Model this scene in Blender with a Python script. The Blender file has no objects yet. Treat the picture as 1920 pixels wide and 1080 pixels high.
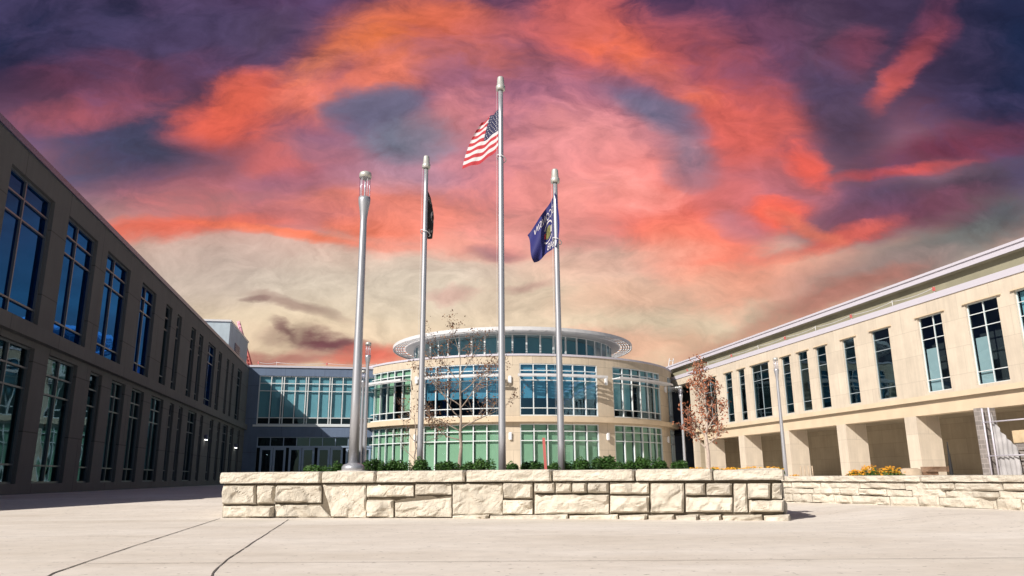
import bpy, math, random
from mathutils import Vector, noise
random.seed(7)
S = bpy.context.scene
R = math.radians
# ------------------------------------------------------------------ camera
EYE = .6; FPX = 1415.; PITCH = R(14.05); ROLL = R(.45); TH = R(11.2)
cam = bpy.data.cameras.new('camera'); camo = bpy.data.objects.new('camera', cam)
S.collection.objects.link(camo); S.camera = camo
cam.sensor_width = 36; cam.lens = 36*FPX/1920; cam.clip_start = .05; cam.clip_end = 3000
camo.location = (0, 0, EYE)
from mathutils import Matrix
camo.rotation_euler = (Matrix.Rotation(R(90)+PITCH, 3, 'X') @ Matrix.Rotation(-ROLL, 3, 'Z')).to_euler()
# ------------------------------------------------------------------ sun, exposure
SUN_DIR = Vector((.68, .73, -.68))            # the way the light travels
sl = bpy.data.lights.new('sun', 'SUN'); sl.energy = 4.9; sl.angle = R(.5); sl.color = (1, .93, .84)
so = bpy.data.objects.new('sun', sl); S.collection.objects.link(so)
so.rotation_euler = SUN_DIR.to_track_quat('-Z', 'Y').to_euler()
S.view_settings.view_transform = 'Standard'; S.view_settings.look = 'None'
S.view_settings.gamma = 1; S.view_settings.exposure = .35
EXPO = 2**S.view_settings.exposure

def lin(c):
    return tuple(((v/255)/12.92 if v/255 <= .04045 else ((v/255+.055)/1.055)**2.4) for v in c)
def ray(x, y):                                # direction of sky seen at a point of the photograph
    u = x-960.; v = 540.-y; c, s = math.cos(ROLL), math.sin(ROLL)
    u2 = c*u+s*v; v2 = -s*u+c*v
    return Vector((u2, FPX*math.cos(PITCH)-v2*math.sin(PITCH), FPX*math.sin(PITCH)+v2*math.cos(PITCH)))
def atY(x, y, Y):
    r = ray(x, y); return (r.x*Y/r.y, EYE+r.z*Y/r.y)
# ------------------------------------------------------------------ sky: sunset clouds ahead, clear blue behind
W = bpy.data.worlds.new('World'); S.world = W; W.use_nodes = True
nt = W.node_tree; nt.nodes.clear(); N = nt.nodes.new; L = nt.links.new
out = N('ShaderNodeOutputWorld')
def wmath(op, a, b=None, c=None, clamp=False):
    n = N('ShaderNodeMath'); n.operation = op; n.use_clamp = clamp
    for i, v in enumerate((a, b, c)):
        if v is None: continue
        if isinstance(v, (int, float)): n.inputs[i].default_value = v
        else: L(v, n.inputs[i])
    return n.outputs[0]
tc = N('ShaderNodeTexCoord'); sep = N('ShaderNodeSeparateXYZ'); L(tc.outputs['Generated'], sep.inputs[0])
ysafe = wmath('MAXIMUM', sep.outputs[1], .12)
U = wmath('DIVIDE', sep.outputs[0], ysafe); V = wmath('DIVIDE', sep.outputs[2], ysafe)
uv = N('ShaderNodeCombineXYZ'); L(U, uv.inputs[0]); L(V, uv.inputs[1])
def wnoise(vec, scale, det, rough, sx=1, sy=1, rot=0, dist=0, off=(0, 0, 0)):
    m = N('ShaderNodeMapping'); m.inputs['Scale'].default_value = (sx, sy, 1); m.inputs['Rotation'].default_value[2] = rot
    m.inputs['Location'].default_value = off
    L(vec, m.inputs[0]); n = N('ShaderNodeTexNoise'); n.inputs['Scale'].default_value = scale
    n.inputs['Detail'].default_value = det; n.inputs['Roughness'].default_value = rough; n.inputs['Distortion'].default_value = dist
    L(m.outputs[0], n.inputs['Vector']); return n
def vm(op, a, b):
    n = N('ShaderNodeVectorMath'); n.operation = op
    for i, v in enumerate((a, b)):
        if isinstance(v, tuple): n.inputs[i].default_value = v
        else: L(v, n.inputs[i])
    return n.outputs[0]
n1 = wnoise(uv.outputs[0], 3.2, 3, .5, .8, 1.3)
w1 = vm('MULTIPLY', vm('SUBTRACT', n1.outputs['Color'], (.5, .5, .5)), (.11, .08, 0))
n2 = wnoise(uv.outputs[0], 13, 5, .6, .6, 1.4, .25)
w2 = vm('MULTIPLY', vm('SUBTRACT', n2.outputs['Color'], (.5, .5, .5)), (.06, .045, 0))
wuv = vm('ADD', vm('ADD', uv.outputs[0], w1), w2)
det = wnoise(wuv, 6.5, 8, .62, .55, 1.35, -.15, .35).outputs['Fac']
detc = wmath('MULTIPLY', wmath('SUBTRACT', det, .5), 2.1)
fine = wnoise(wuv, 15, 8, .66, .8, 1.25, .6, .45, (3, 1, 0)).outputs['Fac']
finec = wmath('SUBTRACT', fine, .5)
ws = N('ShaderNodeSeparateXYZ'); L(wuv, ws.inputs[0])
def vof(y): r = ray(960, y); return r.z/r.y
ramp = N('ShaderNodeValToRGB'); L(ws.outputs[1], ramp.inputs[0])
stops = [(880, (228, 194, 160)), (690, (232, 200, 166)), (600, (232, 210, 180)), (520, (222, 196, 176)), (440, (220, 168, 154)),
         (330, (184, 128, 146)), (200, (152, 98, 124)), (80, (92, 66, 98)), (-60, (62, 54, 92)), (-400, (30, 40, 84))]
el = ramp.color_ramp.elements
while len(el) < len(stops): el.new(.5)
for e, (y, c) in zip(el, stops): e.position = max(0, min(1, vof(y))); e.color = lin(c)+(1,)
col = ramp.outputs[0]
# x, y, half-length, half-height, angle, colour, strength, noisiness
CL = [
 (60,40,420,260,0,(30,34,68),.95,.3),(330,20,260,90,.1,(34,40,76),.85,.4),(960,-20,900,80,0,(110,66,98),.4,.8),
 (1880,110,260,300,.2,(18,34,72),.97,.3),(1620,60,300,200,.2,(74,52,88),.8,.5),(1560,200,170,260,0,(92,60,90),.8,.4),
 (300,240,300,120,.15,(56,62,100),.9,.4),(200,360,260,90,.1,(88,72,108),.6,.5),(420,120,220,120,-.4,(70,50,84),.8,.5),(520,60,120,60,.2,(86,62,96),.7,.6),
 (170,205,190,40,.18,(188,84,92),.75,.6),(140,150,180,60,.1,(112,60,82),.6,.7),(330,140,200,40,.3,(120,64,86),.5,.8),
 (560,180,260,80,.5,(206,92,84),.85,.6),(410,230,120,70,.3,(238,90,66),1,.5),(480,165,100,50,.6,(226,88,62),.8,.6),
 (430,330,260,60,.1,(196,100,104),.7,.7),(500,300,120,30,-.3,(214,96,90),.7,.6),
 (740,80,210,110,.25,(255,118,50),1.1,.35),(640,165,160,60,.3,(250,120,92),.85,.5),(850,60,170,90,-.3,(222,96,70),.8,.5),(900,130,260,60,0,(226,112,92),.7,.5),
 (1010,70,200,120,.2,(190,92,98),.6,.6),(1130,60,160,110,-.5,(240,96,72),.85,.6),(1210,120,180,60,-.5,(244,100,64),.95,.6),
 (1060,200,180,80,0,(196,118,138),.7,.5),(1230,190,150,60,-.5,(128,98,138),.9,.4),(1290,250,110,50,-.7,(112,104,146),.8,.4),
 (690,215,110,45,-.1,(112,98,142),.95,.5),(770,262,130,50,0,(122,116,154),.95,.5),(850,155,90,40,0,(150,98,128),.7,.5),(860,240,130,70,.2,(232,138,138),.7,.6),
 (1360,170,200,110,-.5,(222,88,76),.9,.5),(1400,260,150,120,-.9,(226,92,80),.95,.5),(1300,70,140,80,-.4,(170,80,88),.6,.7),(1440,90,120,110,0,(118,66,92),.6,.6),
 (1700,120,130,26,.85,(206,80,72),1,.5),(1740,60,130,40,.9,(130,62,86),.6,.6),(1600,90,90,50,.8,(140,66,88),.6,.7),
 (1040,290,240,120,.1,(232,138,142),.85,.5),(880,330,200,60,0,(196,140,160),.6,.5),
 (1130,380,300,80,-.2,(246,140,130),.9,.5),(1260,400,200,90,-.5,(255,110,92),1,.5),(1180,330,120,70,-.5,(250,122,108),.8,.6),(1300,480,150,70,-.3,(250,122,94),.9,.5),
 (1500,390,200,70,-.2,(170,100,112),.75,.5),(1620,380,200,70,.2,(118,80,104),.9,.4),(1440,350,110,60,-.2,(196,102,110),.7,.5),
 (1430,405,70,32,0,(252,92,62),1,.5),(1495,310,45,50,0,(250,90,72),1,.5),(1340,360,70,40,0,(222,104,100),.7,.5),
 (1780,270,240,42,.22,(120,58,80),1,.35),(1660,316,180,14,.14,(222,78,72),.9,.4),(1820,340,240,42,.2,(66,68,94),.95,.3),(1860,400,200,50,.3,(84,86,104),.9,.3),
 (1700,400,260,50,.32,(122,72,92),.95,.35),(1560,455,170,22,.28,(228,92,76),.85,.5),(1500,435,90,16,-.5,(232,112,84),.8,.5),
 (1740,480,260,50,.3,(118,108,120),.9,.4),(1430,540,200,45,.3,(232,146,118),.7,.6),(1620,520,200,45,.2,(160,128,122),.6,.5),(1400,640,260,28,.28,(190,118,98),.6,.6),(1560,560,200,26,.3,(178,112,98),.8,.5),
 (560,400,380,50,.02,(206,104,100),.85,.6),(300,440,220,26,.12,(232,98,72),1,.5),(560,450,240,14,-.12,(250,116,76),.9,.6),(700,430,120,26,-.1,(255,112,66),.9,.5),(780,400,200,60,0,(248,132,108),.85,.5),
 (640,360,160,40,0,(236,124,104),.8,.6),(820,470,220,26,-.05,(246,150,130),.7,.5),(930,478,70,18,0,(140,104,112),.8,.5),(1010,430,160,50,0,(240,150,140),.7,.5),
 (380,520,260,70,0,(178,164,154),.6,.3),(700,540,260,60,0,(218,206,186),.6,.3),(1060,560,200,60,0,(228,204,176),.6,.3),(1220,560,200,40,.1,(232,178,150),.7,.4),
 (840,560,60,12,.1,(200,150,140),.6,.5),(980,545,60,10,.1,(196,150,140),.6,.5),
 (560,585,110,14,-.3,(150,120,110),.75,.6),(480,570,24,8,0,(140,110,104),.8,.5),(610,648,105,15,-.12,(126,80,84),1,.8),(545,634,40,9,-.6,(120,80,82),.8,.8),
 (540,672,170,14,0,(176,104,98),.8,.6),(700,668,90,22,.1,(222,104,84),.9,.6),(1180,650,260,16,.06,(232,170,140),.6,.5),(1010,640,300,14,.05,(226,150,130),.5,.5),
 (700,208,110,42,-.1,(116,98,138),.85,.6),(765,268,120,42,.05,(128,116,152),.85,.6),(735,335,150,34,0,(194,148,166),.6,.6),(560,340,140,34,.1,(150,98,122),.6,.7),
 (1240,205,105,46,-.5,(118,104,148),.85,.6),(1085,280,180,90,0,(236,150,148),.65,.6),(1110,365,180,50,0,(242,156,146),.6,.6),(1150,500,200,44,.1,(236,180,158),.6,.5),
 (290,300,190,60,.1,(70,68,106),.8,.5),(1575,210,90,150,0,(86,62,94),.75,.6),(1280,300,80,46,-.6,(128,108,142),.6,.6),(1370,420,60,30,-.3,(168,116,130),.6,.6),
 (1150,70,90,60,-.6,(246,104,72),.7,.7),(1245,140,120,34,-.5,(248,110,74),.8,.7),(1080,40,120,50,.2,(180,92,98),.5,.7),(600,120,90,40,.4,(250,130,84),.6,.7),
]
kk = 1/1500.
for (x, y, a, b, ang, c, st, nz) in CL:
    if c[2] > c[0] or (c[2] > c[0]*.9 and c[0] < 130): c = (c[0]*.93, c[1]*1.05, c[2]*.93)
    if c[0] > 180 and c[2] < 125 and y < 520:      # sunlit reds: slightly muted, towards rose
        c = (c[0]*.97, c[1]*.96+8, c[2]*.97+8); st = min(st, .95)
    r = ray(x, y); m = N('ShaderNodeMapping'); m.vector_type = 'TEXTURE'
    m.inputs['Location'].default_value = (r.x/r.y, r.z/r.y, 0); m.inputs['Rotation'].default_value = (0, 0, ang)
    m.inputs['Scale'].default_value = (a*kk*1.5, b*kk*1.7, 1)
    L(wuv, m.inputs[0]); g = N('ShaderNodeTexGradient'); g.gradient_type = 'SPHERICAL'; L(m.outputs[0], g.inputs[0])
    f = wmath('MULTIPLY_ADD', detc, nz*.75, g.outputs['Fac'])
    f = wmath('MULTIPLY_ADD', finec, nz*1.15, f)
    f = wmath('MULTIPLY', f, wmath('MULTIPLY', g.outputs['Fac'], 3.0, None, True))
    mr = N('ShaderNodeMapRange'); mr.interpolation_type = 'SMOOTHSTEP'; L(f, mr.inputs[0])
    mr.inputs[1].default_value = .0; mr.inputs[2].default_value = .85; mr.inputs[4].default_value = min(1, st)
    mx = N('ShaderNodeMix'); mx.data_type = 'RGBA'; L(mr.outputs[0], mx.inputs[0]); L(col, mx.inputs[6]); mx.inputs[7].default_value = lin(c)+(1,)
    col = mx.outputs[2]
hole = wnoise(wuv, 4.2, 7, .6, .8, 1.3, .3, .4, (7, 2, 0)).outputs['Fac']
hm_ = N('ShaderNodeMapRange'); hm_.interpolation_type = 'SMOOTHSTEP'; L(hole, hm_.inputs[0]); hm_.inputs[1].default_value = .47; hm_.inputs[2].default_value = .68
hv = N('ShaderNodeMapRange'); hv.interpolation_type = 'SMOOTHSTEP'; L(ws.outputs[1], hv.inputs[0]); hv.inputs[1].default_value = vof(470); hv.inputs[2].default_value = vof(330)
mx = N('ShaderNodeMix'); mx.data_type = 'RGBA'; L(wmath('MULTIPLY', wmath('MULTIPLY', hm_.outputs[0], hv.outputs[0]), .42), mx.inputs[0]); L(col, mx.inputs[6]); mx.inputs[7].default_value = lin((96, 80, 122))+(1,); col = mx.outputs[2]
hs_ = N('ShaderNodeHueSaturation'); hs_.inputs['Saturation'].default_value = .97; L(col, hs_.inputs['Color']); col = hs_.outputs[0]
side = N('ShaderNodeMapRange'); side.interpolation_type = 'SMOOTHSTEP'; L(wmath('ABSOLUTE', U), side.inputs[0])
side.inputs[1].default_value = .62; side.inputs[2].default_value = 1.3
mx = N('ShaderNodeMix'); mx.data_type = 'RGBA'; L(side.outputs[0], mx.inputs[0]); L(col, mx.inputs[6]); mx.inputs[7].default_value = (.022, .04, .11, 1); col = mx.outputs[2]
bg1 = N('ShaderNodeBackground'); L(col, bg1.inputs[0]); bg1.inputs[1].default_value = 1/EXPO
# thin bright wisps and soft shading over all the clouds
gain = wmath('MULTIPLY_ADD', finec, 1.3, 1.0); gain = wmath('MULTIPLY_ADD', detc, .30, gain)
L(wmath('DIVIDE', gain, EXPO), bg1.inputs[1])
sk = N('ShaderNodeTexSky'); sk.sky_type = 'NISHITA'; sk.sun_disc = False
sk.sun_elevation = math.asin(-SUN_DIR.normalized().z); sk.sun_rotation = math.atan2(-SUN_DIR.x, -SUN_DIR.y)
bg2 = N('ShaderNodeBackground'); L(sk.outputs[0], bg2.inputs[0]); bg2.inputs[1].default_value = .04
msk = N('ShaderNodeMapRange'); msk.interpolation_type = 'SMOOTHSTEP'; L(sep.outputs[1], msk.inputs[0])
msk.inputs[1].default_value = .15; msk.inputs[2].default_value = .5
mxs = N('ShaderNodeMixShader'); L(msk.outputs[0], mxs.inputs[0]); L(bg2.outputs[0], mxs.inputs[1]); L(bg1.outputs[0], mxs.inputs[2])
L(mxs.outputs[0], out.inputs[0])
W.cycles.sampling_method = 'MANUAL'; W.cycles.sample_map_resolution = 512
# ------------------------------------------------------------------ materials
def mat(name, col, rough=.7, metal=0, bump=0, bscale=20, var=0, vscale=3, spec=.5, coords='Object'):
    m = bpy.data.materials.new(name); m.use_nodes = True; t = m.node_tree; b = t.nodes['Principled BSDF']
    b.inputs['Base Color'].default_value = tuple(col)+(1,); b.inputs['Roughness'].default_value = rough
    b.inputs['Metallic'].default_value = metal; b.inputs['Specular IOR Level'].default_value = spec
    c = t.nodes.new('ShaderNodeTexCoord')
    if var:
        n = t.nodes.new('ShaderNodeTexNoise'); n.inputs['Scale'].default_value = vscale; n.inputs['Detail'].default_value = 6
        t.links.new(c.outputs[coords], n.inputs[0]); r = t.nodes.new('ShaderNodeMapRange')
        r.inputs[1].default_value = .25; r.inputs[2].default_value = .75; r.inputs[3].default_value = 1-var; r.inputs[4].default_value = 1+var
        t.links.new(n.outputs['Fac'], r.inputs[0])
        x = t.nodes.new('ShaderNodeVectorMath'); x.operation = 'SCALE'; x.inputs[0].default_value = col
        t.links.new(r.outputs[0], x.inputs[3]); t.links.new(x.outputs[0], b.inputs['Base Color'])
    if bump:
        n = t.nodes.new('ShaderNodeTexNoise'); n.inputs['Scale'].default_value = bscale; n.inputs['Detail'].default_value = 8
        t.links.new(c.outputs[coords], n.inputs[0]); bp = t.nodes.new('ShaderNodeBump'); bp.inputs['Strength'].default_value = bump
        bp.inputs['Distance'].default_value = .02; t.links.new(n.outputs['Fac'], bp.inputs['Height']); t.links.new(bp.outputs[0], b.inputs['Normal'])
    return m
def panel_mat(name, col, w=1.6, h=.85, joint=.012, dark=.6, tint=.05, bump=.15):
    m = mat(name, col, .85); t = m.node_tree; b = t.nodes['Principled BSDF']; n = t.nodes.new; l = t.links.new
    u = n('ShaderNodeUVMap'); br = n('ShaderNodeTexBrick'); l(u.outputs[0], br.inputs[0])
    br.inputs['Scale'].default_value = 1; br.inputs['Brick Width'].default_value = w; br.inputs['Row Height'].default_value = h
    br.inputs['Mortar Size'].default_value = joint; br.inputs['Mortar Smooth'].default_value = .3; br.offset = .5
    br.inputs['Color1'].default_value = tuple(c*(1+tint) for c in col)+(1,); br.inputs['Color2'].default_value = tuple(c*(1-tint) for c in col)+(1,)
    br.inputs['Mortar'].default_value = tuple(c*dark for c in col)+(1,)
    ns = n('ShaderNodeTexNoise'); ns.inputs['Scale'].default_value = .8; ns.inputs['Detail'].default_value = 8; ns.inputs['Roughness'].default_value = .65; l(u.outputs[0], ns.inputs[0])
    r = n('ShaderNodeMapRange'); r.inputs[1].default_value = .3; r.inputs[2].default_value = .7; r.inputs[3].default_value = .9; r.inputs[4].default_value = 1.07; l(ns.outputs['Fac'], r.inputs[0])
    x = n('ShaderNodeVectorMath'); x.operation = 'SCALE'; l(br.outputs['Color'], x.inputs[0]); mp = n('ShaderNodeMapping'); mp.inputs['Scale'].default_value = (2.2, .16, 1); l(u.outputs[0], mp.inputs[0]); st = n('ShaderNodeTexNoise'); st.inputs['Scale'].default_value = 1.5; st.inputs['Detail'].default_value = 7; st.inputs['Roughness'].default_value = .7; l(mp.outputs[0], st.inputs[0])
    r_ = n('ShaderNodeMapRange'); r_.inputs[1].default_value = .35; r_.inputs[2].default_value = .72; r_.inputs[3].default_value = 1.03; r_.inputs[4].default_value = .86; l(st.outputs['Fac'], r_.inputs[0])
    pr = n('ShaderNodeMath'); pr.operation = 'MULTIPLY'; l(r.outputs[0], pr.inputs[0]); l(r_.outputs[0], pr.inputs[1])
    l(pr.outputs[0], x.inputs[3]); l(x.outputs[0], b.inputs['Base Color'])
    bp = n('ShaderNodeBump'); bp.inputs['Strength'].default_value = bump; bp.inputs['Distance'].default_value = .01; n3 = n('ShaderNodeTexNoise'); n3.inputs['Scale'].default_value = 14; n3.inputs['Detail'].default_value = 6; l(u.outputs[0], n3.inputs[0])
    l(n3.outputs['Fac'], bp.inputs['Height']); l(bp.outputs[0], b.inputs['Normal'])
    return m
def glass_mat(name, refl, trans, fmin=.12, rough=.01, wav=.02):
    m = bpy.data.materials.new(name); m.use_nodes = True; t = m.node_tree; t.nodes.clear(); n = t.nodes.new; l = t.links.new
    o = n('ShaderNodeOutputMaterial'); g = n('ShaderNodeBsdfGlossy'); g.inputs['Color'].default_value = refl+(1,); g.inputs['Roughness'].default_value = rough
    tr = n('ShaderNodeBsdfTransparent'); tr.inputs['Color'].default_value = trans+(1,); mx = n('ShaderNodeMixShader')
    f = n('ShaderNodeLayerWeight'); f.inputs[0].default_value = .5; pw = n('ShaderNodeMath'); pw.operation = 'POWER'; pw.inputs[1].default_value = 4; l(f.outputs['Facing'], pw.inputs[0]); r = n('ShaderNodeMapRange'); r.inputs[3].default_value = fmin; l(pw.outputs[0], r.inputs[0])
    c = n('ShaderNodeTexCoord'); ns = n('ShaderNodeTexNoise'); ns.inputs['Scale'].default_value = .9; ns.inputs['Detail'].default_value = 1; l(c.outputs['Object'], ns.inputs[0])
    bp = n('ShaderNodeBump'); bp.inputs['Strength'].default_value = wav; bp.inputs['Distance'].default_value = .3; l(ns.outputs['Fac'], bp.inputs['Height']); l(bp.outputs[0], g.inputs['Normal'])
    l(r.outputs[0], mx.inputs[0]); l(tr.outputs[0], mx.inputs[1]); l(g.outputs[0], mx.inputs[2]); l(mx.outputs[0], o.inputs[0])
    return m
M = {}
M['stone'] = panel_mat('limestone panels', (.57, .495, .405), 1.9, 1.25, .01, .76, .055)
M['stone_left'] = panel_mat('shade darkened limestone panels', (.100, .105, .112), 3.2, 1.9, .02, .5, .04)  # left wing limestone, its deep shade put into the base colour
M['stone_rot'] = panel_mat('curved limestone panels', (.56, .475, .37), 1.5, 1.25, .014, .6)
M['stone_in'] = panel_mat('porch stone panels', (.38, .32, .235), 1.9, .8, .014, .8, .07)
M['trim'] = mat('stone trim', (.58, .47, .34), .8, var=.08, vscale=1.2)
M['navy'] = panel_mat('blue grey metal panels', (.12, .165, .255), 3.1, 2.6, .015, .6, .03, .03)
M['navy_shadow'] = panel_mat('shadow blue panels', (.055, .07, .11), 3.1, 2.6, .015, .6, .03, .03)  # for the recess beside the rotunda, cast shadow put into the colour
M['grey_panel'] = panel_mat('pale grey metal panels', (.42, .50, .56), 2.2, 3.4, .02, .7, .03, .03)
M['alu'] = mat('white aluminium frame', (.62, .66, .68), .4, 0)
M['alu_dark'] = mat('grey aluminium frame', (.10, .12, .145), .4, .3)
M['alu_mid'] = mat('light grey aluminium frame', (.34, .40, .44), .4, .2)
M['door_frame'] = mat('blue grey door frame', (.30, .38, .52), .4, .1)
M['cap'] = mat('lilac white metal coping', (.52, .50, .57), .45)
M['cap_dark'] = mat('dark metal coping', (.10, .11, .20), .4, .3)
M['white'] = mat('white painted metal', (.60, .60, .62), .4, 0)
M['olive'] = mat('olive grey rendered wall', (.25, .235, .165), .85, var=.18, vscale=.7)
M['roof'] = mat('roof membrane', (.30, .30, .30), .9)
M['room'] = mat('dark room', (.02, .024, .028), .9)
M['room_left'] = mat('dim room', (.012, .016, .024), .9)
M['blind_green'] = mat('green roller blind', (.24, .38, .25), .8, var=.05, vscale=.6)
M['blind_teal'] = mat('teal roller blind', (.17, .36, .44), .8, var=.08, vscale=.5)
M['blind_left'] = mat('pale green blind', (.20, .30, .30), .85, var=.25, vscale=.5)
M['blind_grey'] = mat('pale blue grey blind', (.30, .38, .42), .85, var=.06)
M['glass_blue'] = glass_mat('sky reflection tinted glass', (.03, .19, .66), (.06, .12, .30), .46)  # blue of a reflected clear sky put into the glass colour
M['glass_left'] = glass_mat('smoky teal glass', (.22, .34, .42), (.45, .6, .62), .12)
M['glass'] = glass_mat('teal tinted glass', (.45, .68, .85), (.84, .94, .94), .09)
M['glass_bay'] = glass_mat('blue tinted glass', (.26, .52, .78), (.60, .82, .92), .24)
M['glass_right'] = glass_mat('dark teal glass', (.35, .55, .68), (.35, .50, .52), .16)
M['steel'] = mat('brushed aluminium pole', (.47, .48, .52), .36, .6, var=.06, vscale=2)
M['cap_metal'] = mat('cast pole cap', (.52, .52, .49), .4, .4)
M['clear'] = glass_mat('clear lamp glass', (.9, .9, 1), (.93, .93, .96), .04)
M['lampcore'] = mat('lamp rod', (.75, .75, .8), .3, .3)
M['sconce'] = mat('white sconce shell', (.74, .75, .78), .4)
M['joint'] = mat('dirty joint', (.10, .088, .078), 1)
M['mortar'] = mat('dark mortar bed', (.14, .115, .085), 1, bump=.6, bscale=30)
M['soil'] = mat('brown soil', (.09, .065, .045), 1, bump=1, bscale=15, var=.3)
M['bark'] = mat('grey bark', (.30, .25, .21), .9, bump=.5, bscale=40, var=.25, vscale=8)
M['bark_pale'] = mat('pale bark', (.42, .34, .29), .9, bump=.5, bscale=40, var=.25, vscale=8)
def leaf_mat(name, cols):
    m = mat(name, cols[0], .55, spec=.3); t = m.node_tree; g = t.nodes.new('ShaderNodeNewGeometry'); r = t.nodes.new('ShaderNodeValToRGB')
    e = r.color_ramp.elements
    while len(e) < len(cols): e.new(.5)
    for i, c in enumerate(cols): e[i].position = i/(len(cols)-1); e[i].color = c+(1,)
    t.links.new(g.outputs['Random Per Island'], r.inputs[0]); t.links.new(r.outputs[0], t.nodes['Principled BSDF'].inputs['Base Color'])
    return m
M['leaf_green'] = leaf_mat('glossy shrub leaves', [(.012, .038, .008), (.035, .095, .018), (.07, .16, .03), (.025, .065, .012)])
M['leaf_brown'] = leaf_mat('dry brown leaves', [(.16, .07, .035), (.07, .035, .03), (.26, .12, .05), (.10, .045, .03)])
M['leaf_red'] = leaf_mat('rust red leaves', [(.34, .12, .065), (.17, .055, .035), (.46, .19, .10), (.24, .085, .045)])
M['petal'] = leaf_mat('orange yellow petals', [(.75, .33, .02), (.85, .48, .04), (.65, .22, .02)])
M['leaf_flower'] = leaf_mat('flower foliage', [(.03, .08, .015), (.09, .15, .03), (.14, .13, .04)])
M['red'] = mat('faded red paint', (.50, .12, .11), .6)
M['black'] = mat('black fabric', (.012, .012, .014), .8)
M['flag_white'] = mat('white flag cloth', (.50, .47, .49), .8)
M['flag_red'] = mat('red flag cloth', (.34, .02, .03), .8)
M['flag_blue'] = mat('navy flag cloth', (.015, .017, .06), .8)
M['royal'] = mat('royal blue cloth', (.010, .011, .11), .75)
M['gold'] = mat('olive gold emblem', (.12, .12, .04), .8, var=.5, vscale=30)
M['brown'] = mat('brown board', (.22, .13, .08), .8, var=.3, vscale=5)
M['tan'] = mat('tan sheet', (.42, .33, .24), .8, var=.2, vscale=4)
M['plastic'] = mat('cloudy plastic sheeting', (.36, .35, .36), .35, var=.25, vscale=2, bump=.4, bscale=4)
M['block'] = panel_mat('grey masonry', (.24, .215, .205), .4, .2, .02, 1.35, .2)
M['cream_block'] = mat('tan stone slab', (.55, .42, .27), .8, var=.2, vscale=3)
def rock_mat():
    m = mat('split face limestone', (.66, .57, .43), .9); t = m.node_tree; b = t.nodes['Principled BSDF']; n = t.nodes.new; l = t.links.new
    c = n('ShaderNodeTexCoord'); a = n('ShaderNodeTexNoise'); a.inputs['Scale'].default_value = 3; a.inputs['Detail'].default_value = 9; a.inputs['Roughness'].default_value = .65; l(c.outputs['Object'], a.inputs[0])
    r = n('ShaderNodeValToRGB'); e = r.color_ramp.elements; e[0].position = .3; e[0].color = (.52, .465, .385, 1); e[1].position = .68; e[1].color = (.69, .635, .545, 1); l(a.outputs['Fac'], r.inputs[0])
    g = n('ShaderNodeNewGeometry'); mr = n('ShaderNodeMapRange'); mr.inputs[3].default_value = .86; mr.inputs[4].default_value = 1.07; l(g.outputs['Random Per Island'], mr.inputs[0])
    x = n('ShaderNodeVectorMath'); x.operation = 'SCALE'; l(r.outputs[0], x.inputs[0]); l(mr.outputs[0], x.inputs[3]); l(x.outputs[0], b.inputs['Base Color'])
    d = n('ShaderNodeTexNoise'); d.inputs['Scale'].default_value = 22; d.inputs['Detail'].default_value = 10; d.inputs['Roughness'].default_value = .7; l(c.outputs['Object'], d.inputs[0])
    bp = n('ShaderNodeBump'); bp.inputs['Strength'].default_value = 1; bp.inputs['Distance'].default_value = .03; l(d.outputs['Fac'], bp.inputs['Height']); l(bp.outputs[0], b.inputs['Normal'])
    return m
M['rock'] = rock_mat()
def concrete_mat():
    m = mat('broom finished concrete', (.6, .53, .46), .85); t = m.node_tree; b = t.nodes['Principled BSDF']; n = t.nodes.new; l = t.links.new
    c = n('ShaderNodeTexCoord')
    def ns(s, d, sx=1, sy=1, rz=0, ro=.6):
        mp = n('ShaderNodeMapping'); mp.inputs['Scale'].default_value = (sx, sy, 1); mp.inputs['Rotation'].default_value[2] = rz; l(c.outputs['Object'], mp.inputs[0])
        a = n('ShaderNodeTexNoise'); a.inputs['Scale'].default_value = s; a.inputs['Detail'].default_value = d; a.inputs['Roughness'].default_value = ro; l(mp.outputs[0], a.inputs[0]); return a.outputs['Fac']
    r = n('ShaderNodeValToRGB'); e = r.color_ramp.elements; e[0].position = .32; e[0].color = (.60, .535, .46, 1); e[1].position = .66; e[1].color = (.74, .685, .625, 1)
    l(ns(.45, 8, .6, 1.6, .1, .62), r.inputs[0])
    r2 = n('ShaderNodeMapRange'); r2.inputs[1].default_value = .3; r2.inputs[2].default_value = .7; r2.inputs[3].default_value = .87; r2.inputs[4].default_value = 1.06; l(ns(3.5, 10, .9, 1.1, .05, .74), r2.inputs[0])
    x = n('ShaderNodeVectorMath'); x.operation = 'SCALE'; l(r.outputs[0], x.inputs[0]); l(r2.outputs[0], x.inputs[3])
    r3 = n('ShaderNodeMapRange'); r3.inputs[1].default_value = .64; r3.inputs[2].default_value = .69; r3.inputs[3].default_value = 1; r3.inputs[4].default_value = .62; l(ns(14, 3, 1, 1, 0, .55), r3.inputs[0])
    x2 = n('ShaderNodeVectorMath'); x2.operation = 'SCALE'; l(x.outputs[0], x2.inputs[0]); l(r3.outputs[0], x2.inputs[3]); l(x2.outputs[0], b.inputs['Base Color'])
    bp = n('ShaderNodeBump'); bp.inputs['Strength'].default_value = .35; bp.inputs['Distance'].default_value = .01; l(ns(40, 8, .4, 1.5), bp.inputs['Height']); l(bp.outputs[0], b.inputs['Normal'])
    return m
M['concrete'] = concrete_mat()
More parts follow.
